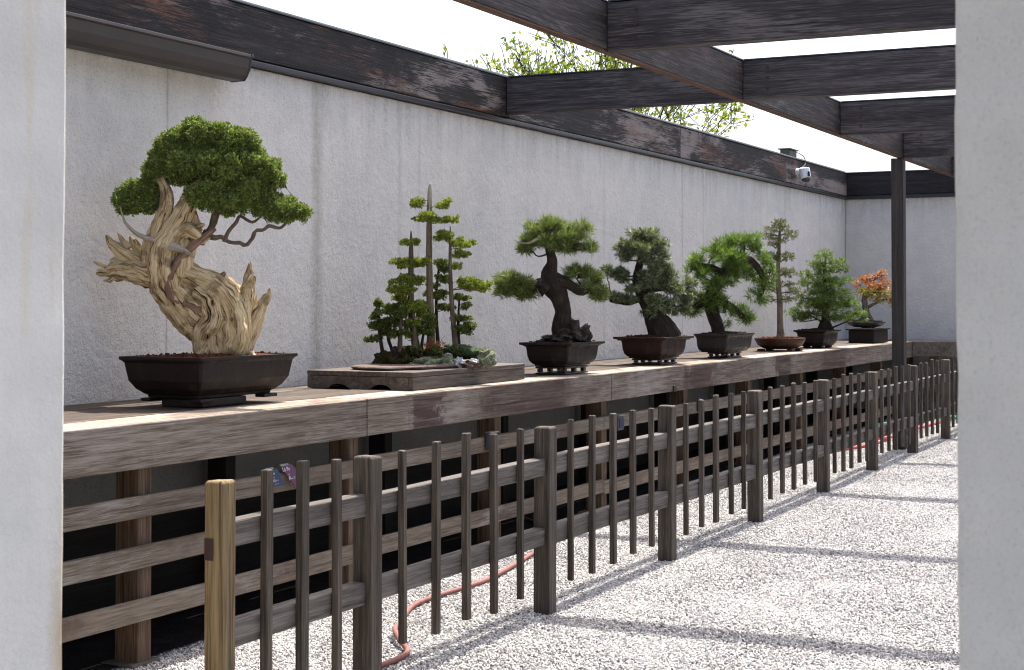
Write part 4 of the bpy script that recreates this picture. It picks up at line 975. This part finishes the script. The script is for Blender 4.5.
# --- 3 black pine over rock
def ex3(T,t):
    for i,(x,y,rx,ry,w) in enumerate(((577,334,12,10,-6),(566,338,17,6,-10),(550,339,10,4,-8),(585,337,7,8,0),(561,332,8,5,0))):
        b=MB(); c=T.P(x,y,w); ball(b,c,1.,.6,(rx*T.k,rx*T.k*.8,ry*T.k),4,seed=x); b.build('rock',M['rock_dark'],t)
    b=MB(); tube(b,T.path([(538,283,3,-4),(528,281,2.4,-6),(518,278,2,-8),(508,277,1.2,-9),(500,276,.4,-9)]),8,.2,4,4,.002,30,4,1)
    tube(b,T.path([(540,237,1.8,-8),(530,243,1.4,-10),(520,243,.9,-10),(514,240,.3,-10)]),6,sub=4); b.build('bare_branch',M['jin'],t,smooth=True)
stand(10.654,4.835,.20,.12,1.127,'black openwork stand under the dark pot of the rock-rooted pine',M['black_wood'])
bonsai(10.654,4.828,'needle pine bonsai with a thick dark trunk growing over a black rock',
  dict(a=.318,b_=.208,z0=1.130,z1=1.300,m=M['pot_dark'],feet=False,flare=.045,belly=.01),
  [([(562,336,10,0),(561,326,9,0),(563,312,8,0),(560,298,9,0),(554,286,11.5,0),(550,275,9,0),(552,262,5,0),(550,250,4.2,0),(546,240,3.2,0),(545,230,2,0)],1),
   ([(548,290,9,-3),(540,284,6,-3),(530,290,3.5,-2),(515,294,2,0)],2),([(556,280,8,-2),(568,284,5.5,-3),(580,291,4.5,-3),(590,290,2.5,-2)],3),
   ([(550,246,4,0),(562,244,3,0),(576,250,2,0)],4),([(572,334,8,2),(566,322,7,4),(562,312,6,3)],5)],
  [(540,231,16,9),(557,227,18,8),(577,233,15,11),(566,243,22,9,-6),(531,244,12,8),(586,250,9,8),(548,245,12,7,-10),(526,252,9,6),(570,250,14,7,8),(538,240,10,8,12),
   (514,288,20,11),(504,294,13,8),(530,293,11,8,-4),(509,280,12,6),(520,297,12,6,4),(580,276,13,9),(593,283,12,10),(602,292,8,8),(584,291,12,6),(572,272,8,7,4),(596,297,9,4)],
  dict(npuff=33,puff=.008,nleaf=30,L=.050,W=.0038,up=.50,shell=.45,depth=.95,spread=.62,flatb=.5),M['pine'],M['bark_dark'],extra=ex3,wob=.2,lump=(5,.44,.2),twigs=14,rt=.0035)
# --- 4 white pine, leaning
stand(12.598,4.862,.19,.13,1.120,'black stand under the pot of the leaning blue green pine',M['black_wood'],True)
bonsai(12.598,4.866,'leaning blue green pine bonsai with glittering needles and flared trunk in a brown tapered pot',
  dict(a=.348,b_=.235,z0=1.123,z1=1.300,m=M['pot_brown'],feet=False,flare=.06,belly=.01),
  [([(663,340,15,0),(661,332,13,0),(655,320,10,0),(648,306,7.5,0),(641,293,5.6,0),(637,280,4.3,0),(639,268,3.6,0),(642,254,2.4,0),(643,240,1.8,0),(640,227,.8,0)],7),
   ([(674,338,8,-2),(667,326,7,-2),(658,314,5,-2)],8),([(650,300,5,-2),(662,304,3.5,-2),(676,308,2,-2)],9),([(642,296,4,0),(628,303,2.5,0),(610,301,1.2,0)],10),([(645,290,4,3),(660,288,3,3),(680,292,2,2)],11)],
  [(640,234,14,6),(634,246,17,7),(657,246,12,8),(648,238,18,8,6),(664,256,6,6),(640,252,18,7,-6),(615,275,13,7),(607,271,8,4),(624,280,10,6,-3),(612,298,11,5),(627,300,12,4,-3),(604,296,5,4),(660,268,13,6),(643,280,13,8,-6),(668,275,10,5),
   (672,290,14,10),(685,298,10,8),(661,285,12,7,-5),(680,312,12,7),(652,303,14,8,-9),(668,306,13,8,-5),(690,286,7,7),(650,314,10,4,-8),(626,256,9,6),(650,262,11,6,-6),(654,272,10,6,-8),(634,288,10,5,-8)],
  dict(npuff=62,puff=.012,nleaf=22,L=.036,W=.0052,up=.40,shell=.45,depth=.95,spread=.85,flatb=.4),M['white_pine'],M['bark_dark'],twigs=10,wob=.2,lump=(5,.42),rt=.003)
# --- 5 bright pine
stand(14.35,4.838,.20,.10,1.122,'black openwork stand under the bushy bright green pine',M['black_wood'])
bonsai(14.35,4.838,'bushy bright green pine bonsai arching to one side in a grey brown rectangular pot',
  dict(a=.405,b_=.168,z0=1.125,z1=1.295,m=M['pot_grey'],feet=False,flare=.025,belly=.0),
  [([(720,338,7,0),(717,326,6.2,0),(713,314,6.5,0),(711,302,7,0),(714,288,6.5,0),(722,276,5.5,0),(731,266,4.5,0),(741,256,3.2,0),(744,244,2,0)],3),
   ([(714,298,6,-2),(724,303,4.5,-2),(736,311,3,-2),(746,319,1.5,-2)],4),([(712,300,6,2),(700,304,4,1),(688,312,2,0)],5),([(722,274,5,0),(712,268,3.5,0),(698,265,2,0)],6),([(741,258,4,0),(753,262,3.5,0),(762,275,3,0),(764,290,2,0)],7)],
  [(740,240,16,8),(728,246,12,8),(715,252,14,9),(698,262,11,7),(754,247,12,11),(763,262,9,13),(725,262,22,11,-5),(705,277,14,9),(744,265,14,9,3),(690,270,6,7),(765,283,8,12),(757,298,10,8),(714,288,17,9,-8),(700,300,14,9),(690,313,10,6),(718,302,14,9,-8),(737,313,12,8),(746,320,7,4),(724,322,4,4),(732,275,16,8,8),(770,272,5,9),(750,276,9,7,6),(708,310,10,6)],
  dict(npuff=21,puff=.010,nleaf=30,L=.066,W=.0048,up=.42,shell=.4,depth=.95,spread=.6,flatb=.3),M['bright_pine'],M['bark_dark'],wob=.2,lump=(5,.42),twigs=12,rt=.003)
# --- 6 slender sparse
bonsai(16.503,4.95,'slim bare trunked conifer bonsai with sparse dusty layers in an oval red brown pot',
  dict(a=.30,b_=.265,z0=1.090,z1=1.205,m=M['pot_red'],feet=True,kind='round'),
  [([(781,340,7,0),(780.5,334,4,0),(780,322,3,0),(779.5,300,2.8,0),(778,275,2.3,0),(779,250,1.8,0),(780,232,1.2,0),(781,218,.5,0)],3)],
  [(778,228,13,3),(769,236,9,3),(789,234,9,4),(780,222,9,2.5),(781,240,9,2.5),(773,245,8,2),(771,255,9,3),(786,257,10,4),(777,259,7,2.5),(790,273,11,4),(769,270,8,3),(780,272,7,2.5),(794,291,10,3),(768,289,9,3),(786,299,10,2.5),(769,299,8,2.5),(765,278,6,2.5),(788,284,8,2)],
  dict(npuff=60,puff=.016,nleaf=16,L=.026,W=.0065,up=.4,shell=.25,depth=1.,spread=.9),M['larch'],M['bark_tan'],soil=M['soil'],twigs=6,tr_ridge=.15,nz=.002,rt=.003)
# --- 7 conical
bonsai(17.80,4.90,'cone shaped soft green conifer bonsai with tiered pads in a dark tapered pot',
  dict(a=.335,b_=.19,z0=1.092,z1=1.270,m=M['pot_dark'],feet=True,flare=.04),
  [([(825,334,5,0),(825,322,3.9,0),(825,300,3,0),(825,280,2.2,0),(825,266,1.4,0),(826,256,.5,0)],3),([(820,331,4,-2),(823,322,3,0)],5),([(830,331,4,0),(827,322,3,0)],6)],
  [(824,256,9,6),(815,264,9,4),(836,263,10,5),(844,270,7,4),(806,275,7,3.5),(825,270,12,4),(810,283,12,4.5),(840,281,12,5),(820,291,15,5),(838,294,15,5),(803,298,8,4),(810,305,14,5),(833,305,16,6),(850,303,11,6),(794,313,9,4.5),(815,315,16,5),(840,317,17,5),(858,313,9,6),(863,318,5,4),(800,318,10,4),(826,284,12,8,6),(826,304,18,8,8),(822,277,9,4,-8),(829,287,9,4,-9),(820,299,10,4,-11),(830,309,10,4,-12)],
  dict(npuff=34,puff=.018,nleaf=34,L=.038,W=.0058,up=.35,shell=.35,depth=1.,spread=.85,flatb=.5),M['soft_green'],M['bark_dark'],twigs=5,rt=.003)
# --- 8 orange maple on box stand
s=empty('display_stand',(20.175,4.90,BZ),'dark brown box shaped stand under the orange leaved tree','stand')
boxobj('stand_body',19.80,20.55,4.74,5.06,BZ+.003,1.232,M['brown_box'],s,.006); boxobj('stand_top',19.765,20.585,4.715,5.085,1.2335,1.250,M['brown_box'],s,.004)
T=Tree(20.175,4.95); t8=empty('bonsai_tree',(20.175,4.95,1.25),'small bonsai with orange and yellow leaves in a shallow olive grey oval pot','bonsai')
def p8():
    global BZ
    pot(t8,20.175,4.93,.30,.24,1.266,1.335,M['pot_olive'],M['soil_dark'],kind='round',feet=False)
    boxobj('foot',20.05,20.12,4.84,4.96,1.2515,1.268,M['pot_olive'],t8,.003); boxobj('foot',20.23,20.30,4.84,4.96,1.2515,1.268,M['pot_olive'],t8,.003)
    b=MB(); P=T.path([(870,322,4,0),(867,314,3,0),(864.5,304,3,0),(865,296,2.6,0),(869,288,1.8,0),(873,281,.8,0)]); tube(b,P,12,.15,5,4,.004,24,5,1)
    P2=T.path([(868,307,1.8,0),(876,303,1.3,0),(886,299,1.,0),(893,299,.5,0)]); tube(b,P2,8,sub=4)
    P3=T.path([(865,298,1.8,0),(876,291,1.4,0),(886,288,.8,0)]); tube(b,P3,8,sub=4)
    rows=[(882,275,8,2.5),(884,272,4,2),(868,279,12,3),(858,284,5,2.5),(877,285,14,4),(889,283,6,2.5),(862,292,8,3),(872,293,14,4.5),(885,294,10,4),(893,291,4,4),(890,300,6,3),(876,299,9,2.5),(893,304,3,3),(880,289,12,4,6)]
    _c=clumps(T,rows,8,.02,2,.02,.02); PC=_c[5]; C,D,Nn,L,W,_=clumps(T,rows[:6]+rows[9:11],30,.026,12,.026,.020,up=.3,shell=.2,depth=.9,spread=1.)
    b.build('trunk',M['bark_brown'],t8,smooth=True)
    b=MB(); branches(b,T,np.vstack([catmull(x,4) for x in (P,P2,P3)]),PC,.012,twigs=6,rt=.004); b.build('branch',M['bark_dark'],t8,smooth=True)
    leafmesh('foliage',C,D,Nn,L,W,M['maple'],t8)
    C,D,Nn,L,W,_=clumps(T,rows[6:],30,.028,12,.026,.020,up=.3,shell=.2,depth=.9,spread=1.)
    leafmesh('foliage',C,D,Nn,L,W,M['maple_yellow'],t8)
p8()

# ------------------------------------------------------------------ broadleaf tree beyond the wall
def bgtree():
    cx,cy=20.69,9.17
    t=empty('broadleaf_tree',(cx,cy,.1),'open crowned tree with thin dark branches and fresh yellow green leaves beyond the wall','tree')
    b=MB(); base=np.array([cx,cy,0.]); rg=np.random.default_rng(5)
    tips=[]
    tube(b,[(cx,cy,-.1,.16),(cx+.05,cy,1.2,.13),(cx,cy+.05,2.4,.11)],12,sub=4,nz=.02,nsc=4)
    def grow(p,d,L,r,lvl):
        pts=[(*p,r)]; q=p.copy(); dd=d.copy(); n=4
        for i in range(n):
            dd=unit(dd+rg.normal(0,.14,3)+np.array([0,0,.05])); q=q+dd*L/n; pts.append((*q,max(.0055,r*(1-.5*(i+1)/n))))
        tube(b,pts,7 if lvl<2 else 5,sub=2)
        if lvl>=2:
            for i in range(1,n+1): tips.append((np.array(pts[i][:3]),dd))
        if lvl==4: return
        for k in range(3 if lvl<2 else 3):
            i=rg.integers(2,n+1) if k else n
            a=unit(np.cross(dd,rg.normal(size=3))); nd=unit(dd+a*(.45+.35*rg.random()))
            grow(np.array(pts[i][:3]),nd,L*(.62+.15*rg.random()),pts[i][3]*.75,lvl+1)
    right=np.array([RX,RY,0])
    for k,(u,w,zz) in enumerate(((-2.1,0,1.35),(-1.5,0,1.5),(-.8,.5,1.8),(-.1,-.4,1.9),(.6,.3,1.9),(1.2,-.2,1.5),(2.1,.3,1.35),(2.7,.2,1.3),(1.6,.8,1.9),(0.3,.9,2.0))):
        d=unit(right*u*.5+np.array([FX,FY,0])*w*.5+np.array([0,0,zz*.8])); grow(np.array([cx,cy,2.0+.2*rg.random()]),d,1.22*(1+.12*abs(u)),.06,0)
    b.build('trunk',M['twig'],t,smooth=True)
    C=[];D=[]
    for p,d in tips:
        for i in range(int(rg.random()<.9)):
            c=p+rg.normal(0,.06,3); m=rg.integers(1,4)
            for j in range(m): C.append(c); D.append(unit(rg.normal(size=3)+np.array([0,0,-.3])))
    C=np.array(C);D=np.array(D); n=len(C)
    leafmesh('foliage',C,D,unit(rg.normal(size=(n,3))),0.075*(.5+.8*rg.random(n)),.050*(.6+.7*rg.random(n)),M['spring'],t)
bgtree()

# ------------------------------------------------------------------ light, sky, camera
SUN=unit(np.array([.425,.022,1.]))
el=math.asin(SUN[2]); az=math.atan2(SUN[0],SUN[1])       # azimuth from +Y towards +X
wd=bpy.data.worlds.new('World'); SC.world=wd; wd.use_nodes=True; nt=wd.node_tree; nt.nodes.clear()
sky=nt.nodes.new('ShaderNodeTexSky'); sky.sky_type='NISHITA'; sky.sun_disc=False; sky.sun_elevation=el; sky.sun_rotation=az
sky.air_density=.8; sky.dust_density=5.; sky.ozone_density=1.
bg=nt.nodes.new('ShaderNodeBackground'); bg.inputs['Strength'].default_value=.15; wo=nt.nodes.new('ShaderNodeOutputWorld')
nt.links.new(sky.outputs[0],bg.inputs[0]); nt.links.new(bg.outputs[0],wo.inputs[0])
ld=bpy.data.lights.new('sun','SUN'); ld.energy=4.0; ld.angle=R(.53); ld.color=(1.,.95,.88)
lo=bpy.data.objects.new('sun',ld); COL.objects.link(lo); lo.rotation_euler=Vector(SUN).to_track_quat('Z','Y').to_euler(); lo.location=(10,3,12)
cd=bpy.data.cameras.new('camera'); co=bpy.data.objects.new('camera',cd); COL.objects.link(co); SC.camera=co
cd.sensor_width=36; cd.lens=56.29; cd.shift_y=-.0679; cd.clip_end=1000
co.location=(0,0,1.6); co.rotation_euler=(R(90+1.257),0,YAW-R(90))
cd.dof.use_dof=True; cd.dof.focus_distance=9.5; cd.dof.aperture_fstop=13
SC.view_settings.view_transform='Standard'; SC.view_settings.look='None'; SC.view_settings.exposure=1.36; SC.view_settings.gamma=1
SC.cycles.pixel_filter_type='BLACKMAN_HARRIS'; SC.cycles.filter_width=1.1
SC.render.engine='CYCLES'; SC.cycles.use_denoising=True
try: SC.cycles.denoiser='OPENIMAGEDENOISE'
except Exception: pass
SC.cycles.max_bounces=8; SC.cycles.diffuse_bounces=5; SC.cycles.transparent_max_bounces=4
